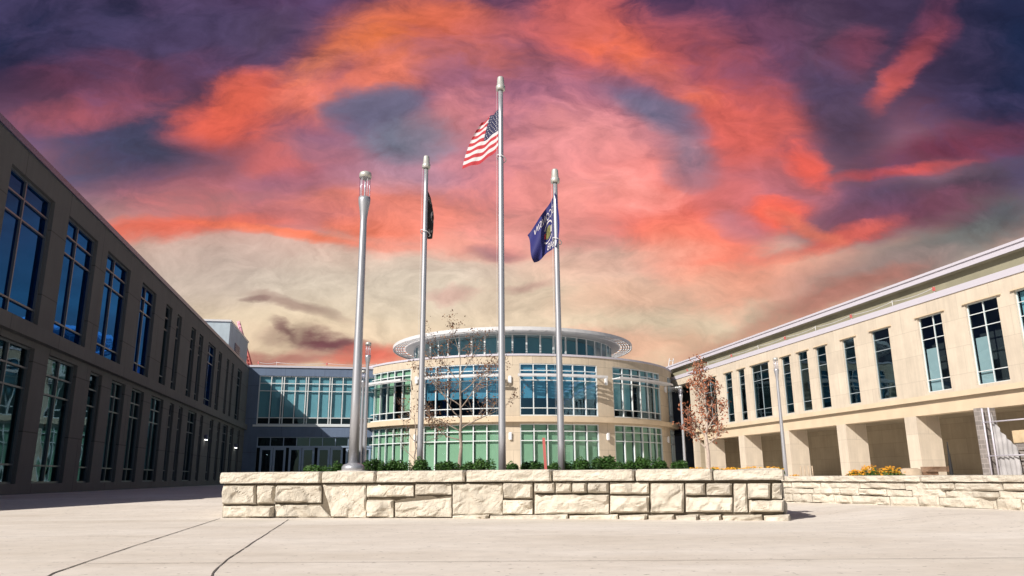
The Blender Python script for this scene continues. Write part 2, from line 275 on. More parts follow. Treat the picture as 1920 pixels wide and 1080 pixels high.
# ------------------------------------------------------------------ mesh building
def pq2w(p, q): return (p*math.cos(TH)-q*math.sin(TH), p*math.sin(TH)+q*math.cos(TH))
class MB:
    def __init__(s): s.v = []; s.f = []; s.m = []; s.uv = {}; s.sm = set()
    def vert(s, *p): s.v.append(tuple(p[0]) if len(p) == 1 else p); return len(s.v)-1
    def face(s, idx, m=0, uv=None, smooth=False):
        s.f.append(tuple(idx)); s.m.append(m)
        if uv: s.uv[len(s.f)-1] = uv
        if smooth: s.sm.add(len(s.f)-1)
    def quad(s, pts, m=0, uv=None, smooth=False): s.face([s.vert(p) for p in pts], m, uv, smooth)
    def box(s, a0, b0, c0, a1, b1, c1, m=0):
        a0, a1 = min(a0, a1), max(a0, a1); b0, b1 = min(b0, b1), max(b0, b1); c0, c1 = min(c0, c1), max(c0, c1)
        P = [(a0,b0,c0),(a1,b0,c0),(a1,b1,c0),(a0,b1,c0),(a0,b0,c1),(a1,b0,c1),(a1,b1,c1),(a0,b1,c1)]
        i = [s.vert(p) for p in P]
        for q, (ax, ay) in (((0,3,2,1),(0,1)),((4,5,6,7),(0,1)),((0,1,5,4),(0,2)),((1,2,6,5),(1,2)),((2,3,7,6),(0,2)),((3,0,4,7),(1,2))):
            s.face([i[k] for k in q], m, [(P[k][ax], P[k][ay]) for k in q])
    def tube(s, pts, rad, n=8, m=0, cap=True, smooth=True):
        rings = []; pts = [Vector(p) for p in pts]
        if not hasattr(rad, '__len__'): rad = [rad]*len(pts)
        d0 = (pts[1]-pts[0]).normalized(); x = d0.orthogonal().normalized()
        for i, p in enumerate(pts):
            d = (pts[min(i+1, len(pts)-1)]-pts[max(i-1, 0)]).normalized()
            x = (x-d*x.dot(d)).normalized(); y = d.cross(x)
            rings.append([s.vert(p+(x*math.cos(2*math.pi*k/n)+y*math.sin(2*math.pi*k/n))*rad[i]) for k in range(n)])
        for a, b in zip(rings, rings[1:]):
            for k in range(n): s.face((a[k], a[(k+1) % n], b[(k+1) % n], b[k]), m, None, smooth)
        if cap: s.face(rings[0][::-1], m); s.face(rings[-1], m)
    def lathe(s, prof, n=24, c=(0, 0), m=0):       # prof: (r, z)
        s.tube_z = [[s.vert(c[0]+r*math.cos(2*math.pi*k/n), c[1]+r*math.sin(2*math.pi*k/n), z) for k in range(n)] for r, z in prof]
        for a, b in zip(s.tube_z, s.tube_z[1:]):
            for k in range(n): s.face((a[k], a[(k+1) % n], b[(k+1) % n], b[k]), m, None, True)
        s.face(s.tube_z[0][::-1], m); s.face(s.tube_z[-1], m)
    def build(s, name, mats, parent=None, o=(0, 0, 0)):
        me = bpy.data.meshes.new(name); me.from_pydata([(x-o[0], y-o[1], z-o[2]) for x, y, z in s.v], [], s.f)
        for k in (mats if isinstance(mats, (list, tuple)) else [mats]): me.materials.append(M[k])
        me.polygons.foreach_set('material_index', s.m)
        me.polygons.foreach_set('use_smooth', [i in s.sm for i in range(len(s.f))])
        if s.uv:
            ul = me.uv_layers.new(name='UVMap'); li = 0
            for i, p in enumerate(me.polygons):
                u = s.uv.get(i)
                if u:
                    for k, l in enumerate(p.loop_indices): ul.data[l].uv = u[k]
        me.update()
        ob = bpy.data.objects.new(name, me); S.collection.objects.link(ob)
        if parent: ob.parent = parent
        return ob
def tag(o, label=None, cat=None, group=None, kind=None):
    for k, v in (('label', label), ('category', cat), ('group', group), ('kind', kind)):
        if v: o[k] = v
    return o
def root(name, loc, rz=0, **kw):
    o = bpy.data.objects.new(name, None); o.empty_display_size = .3; S.collection.objects.link(o); o.location = loc; o.rotation_euler = (0, 0, rz)
    return tag(o, **kw)
def copy_tree(o, parent=None):
    c = o.copy(); S.collection.objects.link(c)
    if parent: c.parent = parent
    for ch in list(o.children): copy_tree(ch, c)
    return c
# ------------------------------------------------------------------ ground
def sst(a, b, x): t = max(0, min(1, (x-a)/(b-a))); return t*t*(3-2*t)
def gz(X, Y):
    p = X*math.cos(TH)+Y*math.sin(TH); q = -X*math.sin(TH)+Y*math.cos(TH)
    return max(.24*sst(12.4, 20, Y), .11*sst(4.3, 5.8, X)*sst(7, 10, Y))
g = MB()
xs = [-1500,-400,-120,-60,-30]+[-20+i*.8 for i in range(55)]+[30,60,120,400,1500]
ys = [-1500,-300,-60,-20]+[-5+i*.8 for i in range(36)]+[30,45,70,120,400,1500]
ids = [[g.vert(x, y, gz(x, y)) for x in xs] for y in ys]
for j in range(len(ys)-1):
    for i in range(len(xs)-1): g.face((ids[j][i], ids[j][i+1], ids[j+1][i+1], ids[j+1][i]), 0, None, True)
tag(g.build('plaza_ground', 'concrete'), kind='structure')
jt = MB()
def joint(pts, w):
    prev = None
    for a, b in zip(pts, pts[1:]):
        a = Vector(a); b = Vector(b); n = max(2, int((b-a).length/.12)); d = (b-a).normalized(); nn = Vector((-d.y, d.x))
        for k in range(n+1):
            c = a+(b-a)*k/n; nz = noise.noise(Vector((c.x*2.2, c.y*2.2, 3)))*.007; ww = w*.8*(1+.7*noise.noise(Vector((c.x*6, c.y*6, 0))))
            c = c+nn*nz; l = c+nn*ww/2; r = c-nn*ww/2
            cur = (jt.vert(l.x, l.y, gz(l.x, l.y)+.004), jt.vert(r.x, r.y, gz(r.x, r.y)+.004))
            if prev and k: jt.face((prev[0], prev[1], cur[1], cur[0]))
            prev = cur
joint([(-2.2, 3), (-3.07, 5.33), (-3.5, 7.2), (-4.61, 12.35)], .017)
joint([(-1.2, 3), (-1.98, 5.26), (-2.2, 6.1), (-3.40, 11.9)], .014)
joint([(-3.2, 5.9), (-1.6, 5.86), (1.5, 5.80), (4.6, 5.79), (9, 5.85)], .011)
joint([(-9, 9), (-4.0, 8.6)], .008)
joint([(-4.61, 12.5), (-6.5, 21)], .016)
joint([(4.5, 9.9), (9, 9.75)], .01)
tag(jt.build('paving_joint', 'joint'), kind='structure')
# ------------------------------------------------------------------ split-face stone walls
class Wall:      # curve: X -> point; all stones placed by (s, z, out)
    def __init__(s, fn, nrm): s.fn = fn; s.nrm = nrm
    def at(s, t, z, d): x, y = s.fn(t); nx, ny = s.nrm(t); return (x+nx*d, y+ny*d, z)
def rock(mb, wall, quad, depth=.05, res=.022, seed=0, back=.1, rough=1.0):
    rnd = random.Random(seed); (a, b, c, d) = quad       # bl, br, tr, tl in (s, z)
    w = max(b[0]-a[0], c[0]-d[0]); h = max(d[1]-a[1], c[1]-b[1])
    nx = max(4, int(abs(w)/res)); ny = max(4, int(abs(h)/res))
    planes = []
    for k in range(rnd.randint(3, 6)):
        an = rnd.uniform(0, 6.28); sl = rnd.uniform(.05, .75); planes.append((math.cos(an)*sl, math.sin(an)*sl, rnd.uniform(-.3, .3), rnd.uniform(-.3, .3), rnd.uniform(.55, 1.0)))
    grid = []
    so = Vector((rnd.uniform(0, 99), rnd.uniform(0, 99), 0))
    for j in range(ny+1):
        row = []
        for i in range(nx+1):
            u = i/nx; v = j/ny
            s_ = (a[0]*(1-u)+b[0]*u)*(1-v)+(d[0]*(1-u)+c[0]*u)*v; z_ = (a[1]*(1-u)+b[1]*u)*(1-v)+(d[1]*(1-u)+c[1]*u)*v
            x = (u-.5)*w; y = (v-.5)*h
            ed = min(u*w, (1-u)*w, v*h, (1-v)*h); e = min(1, ed/.028); e = math.sqrt(max(0, 1-(1-e)**2))
            wp = noise.noise(Vector((x*5, y*5, 1))+so)*.08
            rg = 1-min(1, abs(noise.noise(Vector((x*3.1+wp*4, y*4.3, 11))+so))*11); f = min(pl[4]*depth*1.9+(x-pl[2]*w+wp)*pl[0]*.85+(y-pl[3]*h+wp)*pl[1]*.85 for pl in planes)
            f = max(.42*depth, min(depth*2.0, f)); f += .016*max(-1, min(1, 9*noise.noise(Vector((x*3.5, y*5, 7))+so)))*rough
            n = noise.fractal(Vector((x*9, y*9, 0))+so, .9, 2.1, 5)*.012*rough + abs(noise.noise(Vector((x*4, y*6, 5))+so))*-.016*rough
            dd = e*(f+n-.016*rg*rough) + (0 if e > 0 else -.0)
            jj = (noise.noise(Vector((s_*8, z_*8, 9)))*.006 if ed < .03 else 0)
            row.append(mb.vert(wall.at(s_+jj, z_+jj, max(-.01, dd))))
        grid.append(row)
    for j in range(ny):
        for i in range(nx): mb.face((grid[j][i], grid[j][i+1], grid[j+1][i+1], grid[j+1][i]), 0, None, False)
    # sides going back
    per = [grid[0][i] for i in range(nx+1)]+[grid[j][nx] for j in range(1, ny+1)]+[grid[ny][i] for i in range(nx-1, -1, -1)]+[grid[j][0] for j in range(ny-1, 0, -1)]
    perst = []
    for k in range(len(per)): perst.append(None)
    bl = []
    for j, i in [(0, i) for i in range(nx+1)]+[(j, nx) for j in range(1, ny+1)]+[(ny, i) for i in range(nx-1, -1, -1)]+[(j, 0) for j in range(ny-1, 0, -1)]:
        u = i/nx; v = j/ny
        s_ = (a[0]*(1-u)+b[0]*u)*(1-v)+(d[0]*(1-u)+c[0]*u)*v; z_ = (a[1]*(1-u)+b[1]*u)*(1-v)+(d[1]*(1-u)+c[1]*u)*v
        bl.append(mb.vert(wall.at(s_, z_, -back)))
    for k in range(len(per)): k2 = (k+1) % len(per); mb.face((per[k2], per[k], bl[k], bl[k2]))
def coping(mb, wall, s0, s1, z0, z1, front, back, seed, res=.022):
    rnd = random.Random(seed); so = Vector((rnd.uniform(0, 99), rnd.uniform(0, 99), 0)); h = z1-z0
    nx = max(6, int((s1-s0)/res))
    prof = []           # path over bottom, face, rounded top, top, back
    for k in range(9): prof.append((front, z0+h*k/8*.92, 1 if k else .3))
    prof += [(front-.02, z1-.004, .5), (front-.07, z1, .2), (front-.2, z1, .15), (-back, z1, .1), (-back-.02, z0, .1)]
    rings = []
    for i in range(nx+1):
        s_ = s0+(s1-s0)*i/nx; e = min(1, min(s_-s0, s1-s_)/.03); e = math.sqrt(max(0, 1-(1-e)**2)); row = []
        for k, (d, z, a) in enumerate(prof):
            p = Vector((s_*7, z*11, d*3))+so
            n = (noise.fractal(p, .9, 2.1, 5)*.022-abs(noise.noise(Vector((s_*3, z*14, 2))+so))*.02)*a
            dd = d+n-(1-e)*.035*(1 if d > 0 else 0)-(.012 if k == 0 else 0); zz = z+n*.35*(1 if k > 8 else .5)-(1-e)*.02*(1 if k > 6 else 0)
            row.append(mb.vert(wall.at(s_, zz, dd)))
        rings.append(row)
    for a, b in zip(rings, rings[1:]):
        for k in range(len(prof)-1): mb.face((a[k], b[k], b[k+1], a[k+1]))
        mb.face((a[-1], b[-1], b[0], a[0]))
    mb.face(rings[0]); mb.face(rings[-1][::-1])
def quadratic(p0, p1, p2):
    (x0, y0), (x1, y1), (x2, y2) = p0, p1, p2
    return lambda x: y0*(x-x1)*(x-x2)/((x0-x1)*(x0-x2))+y1*(x-x0)*(x-x2)/((x1-x0)*(x1-x2))+y2*(x-x0)*(x-x1)/((x2-x0)*(x2-x1))
yw = quadratic((-4.7, 12.55), (-.18, 11.76), (3.7, 10.62))
def wn(x):
    d = (yw(x+.01)-yw(x-.01))/.02; l = math.hypot(1, d); return (d/l, -1/l)
front_wall = Wall(lambda x: (x, yw(x)), wn)
def onwall(x, y):
    r = ray(x, y); lo, hi = 5., 20.
    for _ in range(40):
        mid = (lo+hi)/2
        if mid < yw(max(-5.5, min(4.5, r.x*mid/r.y))): lo = mid
        else: hi = mid
    return (r.x*lo/r.y, EYE+r.z*lo/r.y)
rt = root('stone_planter_wall', (-.2, 11.8, 0), label='long raised planter wall of pale split-face limestone blocks with thick coping, front and centre', cat='stone wall')
O = (-.2, 11.8, 0)
def Q(x0, y0, x1, y1, tl=0, tr=0, bl=0, br=0, sl=0, sr=0):   # offsets of corners
    return [onwall(x0+sl, y1+bl), onwall(x1+sr, y1+br), onwall(x1, y0+tr), onwall(x0, y0+tl)]
stones = [Q(419,910,479,945,sl=-2),Q(482,910,516,944),Q(419,949,514,970,sl=-1),Q(519,910,602,942),Q(516,946,600,970,sr=20,tr=2),
 Q(605,909,686,970,bl=0,sl=18),Q(688,909,775,930,bl=2,br=0),Q(688,938,737,970),Q(741,941,846,969,tr=-8,tl=2),Q(779,907,846,927),Q(849,907,942,965),
 Q(944,905,998,934),Q(943,938,998,964),Q(1002,905,1039,924),Q(1042,905,1071,924),Q(1073,905,1100,924),Q(1102,905,1141,924),Q(1003,928,1141,963),
 Q(1144,905,1216,926),Q(1144,930,1217,961),Q(1220,906,1282,961),Q(1285,906,1322,928),Q(1325,906,1372,928),Q(1286,933,1373,960),
 Q(1376,906,1399,960,sr=3),Q(1402,906,1444,935),Q(1448,906,1466,935),Q(1405,938,1470,960)]
sw = MB()
for k, q in enumerate(stones): rock(sw, front_wall, q, .068 if k not in (5, 10, 20) else .055, seed=k+3)
ft = MB()
for k, (a, b) in enumerate(((849,916),(919,1064),(1068,1158),(1161,1213),(1216,1264),(1267,1309),(1312,1352),(1355,1429),(1432,1481))):
    a_, b_ = onwall(a, 966), onwall(b, 966); rock(ft, front_wall, [(a_[0], -.06), (b_[0], -.06), (b_[0], onwall(b, 964.5)[1]), (a_[0], onwall(a, 967)[1])], .10, seed=k+50, back=.05)
# end return of the planter, blocks facing right, and left end
rw = Wall(lambda t: (3.72+t*.09, 10.72+t), lambda t: (.995, -.09))
for k in range(2):
    for j, (z0, z1) in enumerate(((.02, .26), (.28, .5))):
        a = .05+k*1.05+(j*.4 if k else 0); rock(sw, rw, [(a, z0), (a+1.0, z0), (a+1.0, z1), (a, z1)], .05, .04, seed=80+k*2+j)
lw = Wall(lambda t: (-4.72-t*.05, 12.7+t), lambda t: (-1, 0))
for k in range(3):
    for j, (z0, z1) in enumerate(((.02, .22), (.24, .5))):
        a = .02+k*.9; rock(sw, lw, [(a+.86, z0), (a, z0), (a, z1), (a+.86, z1)], .05, .04, seed=100+k*2+j)
sw.build('stonework', 'rock', rt, O); ft.build('footing_course', 'rock', rt, O)
for k, (a, b) in enumerate(((416,603),(606,706),(708.5,872),(876,1034),(1038,1189),(1193,1336),(1338.5,1471))):
    c = MB(); s0 = onwall(a, 895)[0]; s1 = onwall(b, 895)[0]; coping(c, front_wall, s0, s1, .535, .705-(.03 if k > 5 else .012*(k > 3)), .085, .36, k+200); c.build('coping_stone', 'rock', rt, O)
for wl, n, sg in ((rw, 1, 1), (lw, 2, -1)):
    for k in range(n):
        c = MB(); coping(c, wl, .38+k*1.4, 1.9+k*1.4, .535, .695, .07, .3, k+300, .04); c.build('coping_stone', 'rock', rt, O)
core = MB()
pts = [-4.66+i*(8.30/20) for i in range(21)]
for a, b in zip(pts, pts[1:]):
    for (z0, z1, d0, d1) in ((-.05, .53, -.035, -.30),):
        P = [front_wall.at(a, z0, d0), front_wall.at(b, z0, d0), front_wall.at(b, z1, d0), front_wall.at(a, z1, d0)]
        core.quad(P); core.quad([front_wall.at(a, z1, d0), front_wall.at(b, z1, d0), front_wall.at(b, z1, d1), front_wall.at(a, z1, d1)])
for wl, e in ((rw, 2.2), (lw, 2.9)):
    core.quad([wl.at(0, -.05, -.035), wl.at(e, -.05, -.035), wl.at(e, .53, -.035), wl.at(0, .53, -.035)])
core.build('mortar_bed', 'mortar', rt, O)
so_ = MB()
sp = [(-4.6, 12.75), (3.6, 10.85), (3.85, 12.9), (1.6, 14.4), (-4.7, 15.5)]
so_.face([so_.vert(x, y, .60) for x, y in sp]); so_.face([so_.vert(x, y, 0) for x, y in sp[2:]]+[so_.vert(x, y, .6) for x, y in sp[2:][::-1]])
so_.build('soil_bed', 'soil', rt, O)
# second, lower wall on the right
def rl(t):      # t metres along, from far end to near
    x = 4.75+t*.355; y = 16.2-t*.935; return (x, y)
low = Wall(rl, lambda t: (-.935, -.355))
r2 = root('low_stone_wall', (5.6, 13.5, .1), label='low garden wall of pale irregular stones with smooth coping, on the right behind the planter wall', cat='stone wall'); O2 = (5.6, 13.5, .1)
lm = MB(); rnd = random.Random(4)
hz = [.02, .11, .25, .36, .47]
t = 0
for row in range(4):
    t = -rnd.uniform(0, .3)
    while t < 9.5:
        wd = rnd.uniform(.35, .95); z0, z1 = hz[row], hz[row+1]; j0, j1 = rnd.uniform(-.02, .02), rnd.uniform(-.02, .02)
        rock(lm, low, [(t+.008, z0+.004+j0*(row > 0)), (t+wd-.008, z0+.004), (t+wd-.008, z1-.004+j1*(row < 3)), (t+.008, z1-.004)], .035, .03, seed=400+row*50+int(t*10), rough=.8); t += wd
lm.build('stonework', 'rock', r2, O2)
cm = MB(); coping(cm, low, -.2, 4.4, .48, .575, .06, .35, 501, .05); coping(cm, low, 4.42, 9.8, .48, .575, .06, .35, 502, .05); cm.build('coping_stone', 'rock', r2, O2)
c3 = MB(); c3.quad([low.at(-.2, 0, -.02), low.at(9.8, 0, -.02), low.at(9.8, .48, -.02), low.at(-.2, .48, -.02)]); c3.build('mortar_bed', 'mortar', r2, O2)
sb = MB(); A = [low.at(-.2, .5, -.3), low.at(9.8, .5, -.3)]; sb.quad([A[0], A[1], (20, 9, .46), (14, 17, .46)]); sb.build('soil_bed', 'soil', r2, O2)
# ------------------------------------------------------------------ facade tools (s along, z up, d outward)
def bar(mb, fn, s0, s1, z0, z1, d0, d1, step=1e9, m=0):
    n = max(1, int(math.ceil(abs(s1-s0)/step)))
    prev = None
    for k in range(n+1):
        s_ = s0+(s1-s0)*k/n; us = s_*US[0]
        c = [mb.vert(fn(s_, z0, d0)), mb.vert(fn(s_, z0, d1)), mb.vert(fn(s_, z1, d1)), mb.vert(fn(s_, z1, d0))]
        if prev:
            pu = (s0+(s1-s0)*(k-1)/n)*US[0]
            for i, (za, zb, da, db) in enumerate(((z0, z0, d0, d1), (z0, z1, 0, 0), (z1, z1, d1, d0), (z1, z0, 0, 0))):
                j = (i+1) % 4; va = za+da*.9 if i in (0, 2) else za; vb = zb+db*.9 if i in (0, 2) else zb
                mb.face((prev[i], c[i], c[j], prev[j]), m, [(pu, va), (us, va), (us, vb), (pu, vb)])
        else: mb.face(c[::-1], m, [(d0, z0), (d0, z1), (d1, z1), (d1, z0)])
        prev = c
    mb.face(prev, m, [(d0, z0), (d1, z0), (d1, z1), (d0, z1)])
US = [1.0]
def facade(mb, fn, S0, S1, Z0, Z1, ops, rev=.35, step=1e9, m=0, d=0):
    ss = sorted({S0, S1}|{o[0] for o in ops}|{o[1] for o in ops}); zs = sorted({Z0, Z1}|{o[2] for o in ops}|{o[3] for o in ops})
    if step < 1e8:
        s2 = []
        for a, b in zip(ss, ss[1:]):
            n = max(1, int(math.ceil((b-a)/step))); s2 += [a+(b-a)*k/n for k in range(n)]
        ss = s2+[ss[-1]]
    vid = {}
    def V(s_, z, dd):
        k = (round(s_, 4), round(z, 4), dd)
        if k not in vid: vid[k] = mb.vert(fn(s_, z, dd))
        return vid[k]
    for a, b in zip(ss, ss[1:]):
        for z0, z1 in zip(zs, zs[1:]):
            cm_, cz = (a+b)/2, (z0+z1)/2
            if any(o[0] < cm_ < o[1] and o[2] < cz < o[3] for o in ops): continue
            mb.face((V(a, z0, d), V(b, z0, d), V(b, z1, d), V(a, z1, d)), m, [(a*US[0], z0), (b*US[0], z0), (b*US[0], z1), (a*US[0], z1)])
    for (a, b, z0, z1) in ops:
        n = max(1, int(math.ceil((b-a)/step)))
        for s_ in (a, b): mb.quad([fn(s_, z0, d), fn(s_, z1, d), fn(s_, z1, d-rev), fn(s_, z0, d-rev)], m, [(s_*US[0], z0), (s_*US[0], z1), (s_*US[0]+rev, z1), (s_*US[0]+rev, z0)])
        for z in (z0, z1):
            for k in range(n):
                x0 = a+(b-a)*k/n; x1 = a+(b-a)*(k+1)/n
                mb.quad([fn(x0, z, d), fn(x1, z, d), fn(x1, z, d-rev), fn(x0, z, d-rev)], m, [(x0*US[0], z), (x1*US[0], z), (x1*US[0], z-rev), (x0*US[0], z-rev)])
def window(fn, rt_, O_, s0, s1, z0, z1, vs, hs, rec, frame, glass, blind=None, bz=None, fw=.055, step=1e9, sc=1.0, room=None, bdist=.12, bfrac=None, thick=.09, label=None):
    f = MB(); w = fw*sc; g0 = -rec
    for a in (s0, s1-w): bar(f, fn, a, a+w, z0, z1, g0-.03, g0+thick-.03)
    for z in (z0, z1-fw): bar(f, fn, s0+w, s1-w, z, z+fw, g0-.03, g0+thick-.03, step)
    hh = sorted(hs); vv = sorted(vs)
    for v in vv: bar(f, fn, v-w/2, v+w/2, z0+fw, z1-fw, g0-.028, g0+thick-.025)
    ed = [s0+w]+[x for v in vv for x in (v-w/2, v+w/2)]+[s1-w]
    for h in hh:
        for a, b in zip(ed[::2], ed[1::2]): bar(f, fn, a, b, h-fw*.42, h+fw*.42, g0-.026, g0+thick-.03, step)
    wo = f.build('window', frame, rt_, O_)
    if label: wo['label'] = label
    p = MB(); n = max(1, int(math.ceil((s1-s0)/step)))
    for k in range(n):
        a = s0+(s1-s0)*k/n; b = s0+(s1-s0)*(k+1)/n
        p.quad([fn(a, z0, g0), fn(b, z0, g0), fn(b, z1, g0), fn(a, z1, g0)])
    p.build('pane', glass, wo, O_)
    if blind:
        bm = MB(); cols = [s0]+vv+[s1]
        for i, (a, b) in enumerate(zip(cols, cols[1:])):
            lo_, hi_ = bz(i) if callable(bz) else (bz or (z0, z1))
            if hi_-lo_ < .05: continue
            g_ = .07*sc; q = [fn(a+g_, lo_, g0-bdist), fn(b-g_, lo_, g0-bdist), fn(b-g_, hi_, g0-bdist), fn(a+g_, hi_, g0-bdist)]
            bm.quad(q)
        if bm.f: bm.build('blind', blind, wo, O_)
    return wo
def room_back(mb, fn, s0, s1, z0, z1, d, step=1e9):
    n = max(1, int(math.ceil((s1-s0)/step)))
    for k in range(n):
        a = s0+(s1-s0)*k/n; b = s0+(s1-s0)*(k+1)/n
        mb.quad([fn(a, z0, -d), fn(b, z0, -d), fn(b, z1, -d), fn(a, z1, -d)])
BZ = .22     # ground level at the buildings
# ------------------------------------------------------------------ left building, in its own shadow
pL = -9.0; qN = 14.6
OL = (pL, 40, BZ); xw, yw_ = pq2w(pL, 40)
left = root('wing_building', (xw, yw_, BZ), TH, label='long two-storey stone building in deep shadow with tall blue windows, on the left', cat='building')
fL = lambda s_, z, d: (pL+d, s_, z)
UW = [(15.0,18.6),(20.0,22.87),(23.99,26.66),(27.74,30.5),(32.2,34.4),(36.2,37.35),(38.45,39.4),(41.7,42.8),(43.8,44.85),(46.4,48.75),(49.85,50.95),(52.9,53.75),(54.95,55.8),(57.6,59.6)]
LW = [(15.6,19.6),(20.3,22.94),(23.95,26.3),(27.54,28.75),(29.85,31.5),(32.4,34.15),(35.34,37.45),(38.68,39.56),(40.6,41.46),(42.79,44.9),(45.98,46.8),(48.9,50.0),(51.5,52.45),(53.45,55.45),(56.5,57.9),(59.8,60.9)]
mL = MB()
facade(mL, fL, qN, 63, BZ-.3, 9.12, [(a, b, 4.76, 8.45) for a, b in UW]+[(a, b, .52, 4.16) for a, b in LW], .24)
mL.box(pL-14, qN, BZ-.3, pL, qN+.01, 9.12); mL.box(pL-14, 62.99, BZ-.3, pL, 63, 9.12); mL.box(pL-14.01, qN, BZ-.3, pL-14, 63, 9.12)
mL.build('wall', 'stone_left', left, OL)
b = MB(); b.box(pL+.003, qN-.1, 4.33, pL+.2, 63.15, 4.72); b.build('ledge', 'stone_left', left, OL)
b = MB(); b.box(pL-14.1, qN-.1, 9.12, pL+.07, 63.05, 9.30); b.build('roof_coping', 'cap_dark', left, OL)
b = MB(); b.box(pL-1.3, qN+.2, BZ, pL-1.2, 62.8, 9.0); b.box(pL-1.2, qN+.2, 4.3, pL-.3, 62.8, 4.6); b.build('interior', 'room_left', left, OL)
rnd = random.Random(11)
for k, (a, c) in enumerate(UW):
    w = c-a; vs = [a+w*.42] if w > 1.9 else []
    bl = rnd.random()
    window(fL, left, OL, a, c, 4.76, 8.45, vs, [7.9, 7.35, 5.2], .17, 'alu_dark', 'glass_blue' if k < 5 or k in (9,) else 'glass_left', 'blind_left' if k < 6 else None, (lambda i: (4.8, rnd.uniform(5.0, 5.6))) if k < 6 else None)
for k, (a, c) in enumerate(LW):
    w = c-a; vs = [a+w*.5] if w > 1.6 else []
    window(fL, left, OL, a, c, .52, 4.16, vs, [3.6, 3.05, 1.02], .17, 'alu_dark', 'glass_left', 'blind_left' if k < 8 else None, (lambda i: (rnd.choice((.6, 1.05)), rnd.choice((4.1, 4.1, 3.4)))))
def wall_lamp(fn, rt_, O_, s_, z, name='wall_lamp', sc=1, matn='sconce', h=.42, w=.17):
    f = MB(); bar(f, fn, s_-w*.35*sc, s_+w*.35*sc, z-h*.35, z+h*.35, .0, .05)
    for d0, d1, ww, hh in ((.05, .10, 1, .8), (.10, .145, .8, 1), (.145, .17, .5, .9)): bar(f, fn, s_-w*ww/2*sc, s_+w*ww/2*sc, z-h*hh/2, z+h*hh/2, d0, d1)
    return f.build(name, matn, rt_, O_)
emm = bpy.data.materials.new('lit lamp lens'); emm.use_nodes = True; emm.node_tree.nodes['Principled BSDF'].inputs['Emission Color'].default_value = (1, .95, .85, 1); emm.node_tree.nodes['Principled BSDF'].inputs['Emission Strength'].default_value = 6; M['lit'] = emm
for s_, z in ((46.0+1.7, 3.0), (58.9, 2.95)):
    o = wall_lamp(fL, left, OL, s_, z, sc=1, matn='cap_dark', h=.28, w=.4)
    f = MB(); bar(f, fL, s_-.14, s_+.14, z-.17, z-.145, .03, .15); f.build('lens', 'lit', o, (0, 0, 0)); f_ = o.children[0]; f_.location = (-OL[0], -OL[1], -OL[2])
# plant room on the roof
OP = (-13, 70, 9.3); xw, yw_ = pq2w(-13, 70)
ph = root('rooftop_plant_room', (xw, yw_, 9.3), TH, label='pale grey metal-clad plant room with dark louvre, above the far end of the shadowed building', cat='roof structure')
b = MB(); b.box(-24, 64.7, 9.0, -11, 75, 13.25); b.build('cladding', 'grey_panel', ph, OP)
b = MB(); b.box(-24.1, 64.6, 13.25, -10.92, 75.1, 13.4); b.build('roof_edge', 'white', ph, OP)
b = MB(); b.box(-11, 67.6, 9.6, -10.95, 70.2, 12.0, 0)
for k in range(16): b.box(-10.95, 67.7, 9.7+k*.145, -10.90, 70.1, 9.75+k*.145, 0)
b.build('louvre', 'cap_dark', ph, OP)
b = MB(); b.box(-24, 63.1, BZ, -8.6, 75, 9.0); b.build('wall', 'navy', ph, OP)
# ------------------------------------------------------------------ link building, blue grey
qK = 63.0; OK_ = (-3, qK, BZ); xw, yw_ = pq2w(-3, qK)
link = root('link_building', (xw, yw_, BZ), TH, label='blue-grey connecting building, wide grid window over glass doors, left of the rotunda', cat='building')
fK = lambda s_, z, d: (s_, qK-d, z)
mk = MB()
facade(mk, fK, -9.0, 2.6, BZ-.2, 9.28, [(-8.15, 1.2, 4.75, 8.62), (-8.0, 1.0, BZ, 3.8)], .3)
mk.build('wall', 'navy', link, OK_)
b = MB(); b.box(-9.0, qK+.004, BZ, 2.6, qK+9, BZ+.02); b.box(-9, qK+3, BZ, 2.6, qK+3.1, 9.2); b.box(-9, qK+.3, 4.1, 2.6, qK+3, 4.3); b.build('interior', 'room', link, OK_)
b = MB(); b.box(-9.0, qK-.08, 9.28, 2.6, qK+9, 9.44); b.build('roof_coping', 'cap', link, OK_)
b = MB(); b.box(-8.4, qK-.06, 4.60, 1.3, qK-.002, 4.75); b.build('sill', 'alu', link, OK_)
vs = []; x = -8.15
for k in range(5):
    x0 = -8.15+k*1.87+.0
    vs += [x0+.0 if False else x0+.93, x0+1.75]
    vs += [x0+1.93] if k < 4 else []
window(fK, link, OK_, -8.15, 1.2, 4.75, 8.62, [v for v in vs if v < 1.1], [8.02, 7.42, 5.3], .12, 'alu', 'glass', 'blind_teal', (lambda i: (5.35, 8.6)), fw=.075)
# transom lights and doors
window(fK, link, OK_, -8.0, 1.0, 3.05, 3.8, [-8+9*k/9 for k in range(1, 9)], [], .2, 'door_frame', 'glass_right')
xd = -7.75
for k in range(4):
    for j in range(2):
        a = xd+k*2.2+j*1.0; c = a+.96
        if c > 1: continue
        d = MB()
        bar(d, fK, a, a+.16, BZ, 3.0, -.3, -.22); bar(d, fK, c-.16, c, BZ, 3.0, -.3, -.22); bar(d, fK, a+.16, c-.16, 2.8, 3.0, -.3, -.22); bar(d, fK, a+.16, c-.16, BZ, BZ+.3, -.3, -.22)
        do = d.build('door', 'door_frame', link, OK_)
        h = MB(); hx = c-.08 if j == 0 else a+.08; h.tube([(hx, qK+.16, 1.1), (hx, qK+.16, 1.6)], .02); h.build('handle', 'alu', do, OK_)
        g_ = MB(); g_.quad([(a+.16, qK+.27, BZ+.3), (c-.16, qK+.27, BZ+.3), (c-.16, qK+.27, 2.8), (a+.16, qK+.27, 2.8)]); g_.build('pane', 'glass_right', do, OK_)
b = MB(); bar(b, fK, -8.0, 1.0, 2.98, 3.05, -.3, -.15); b.build('door_head', 'door_frame', link, OK_)
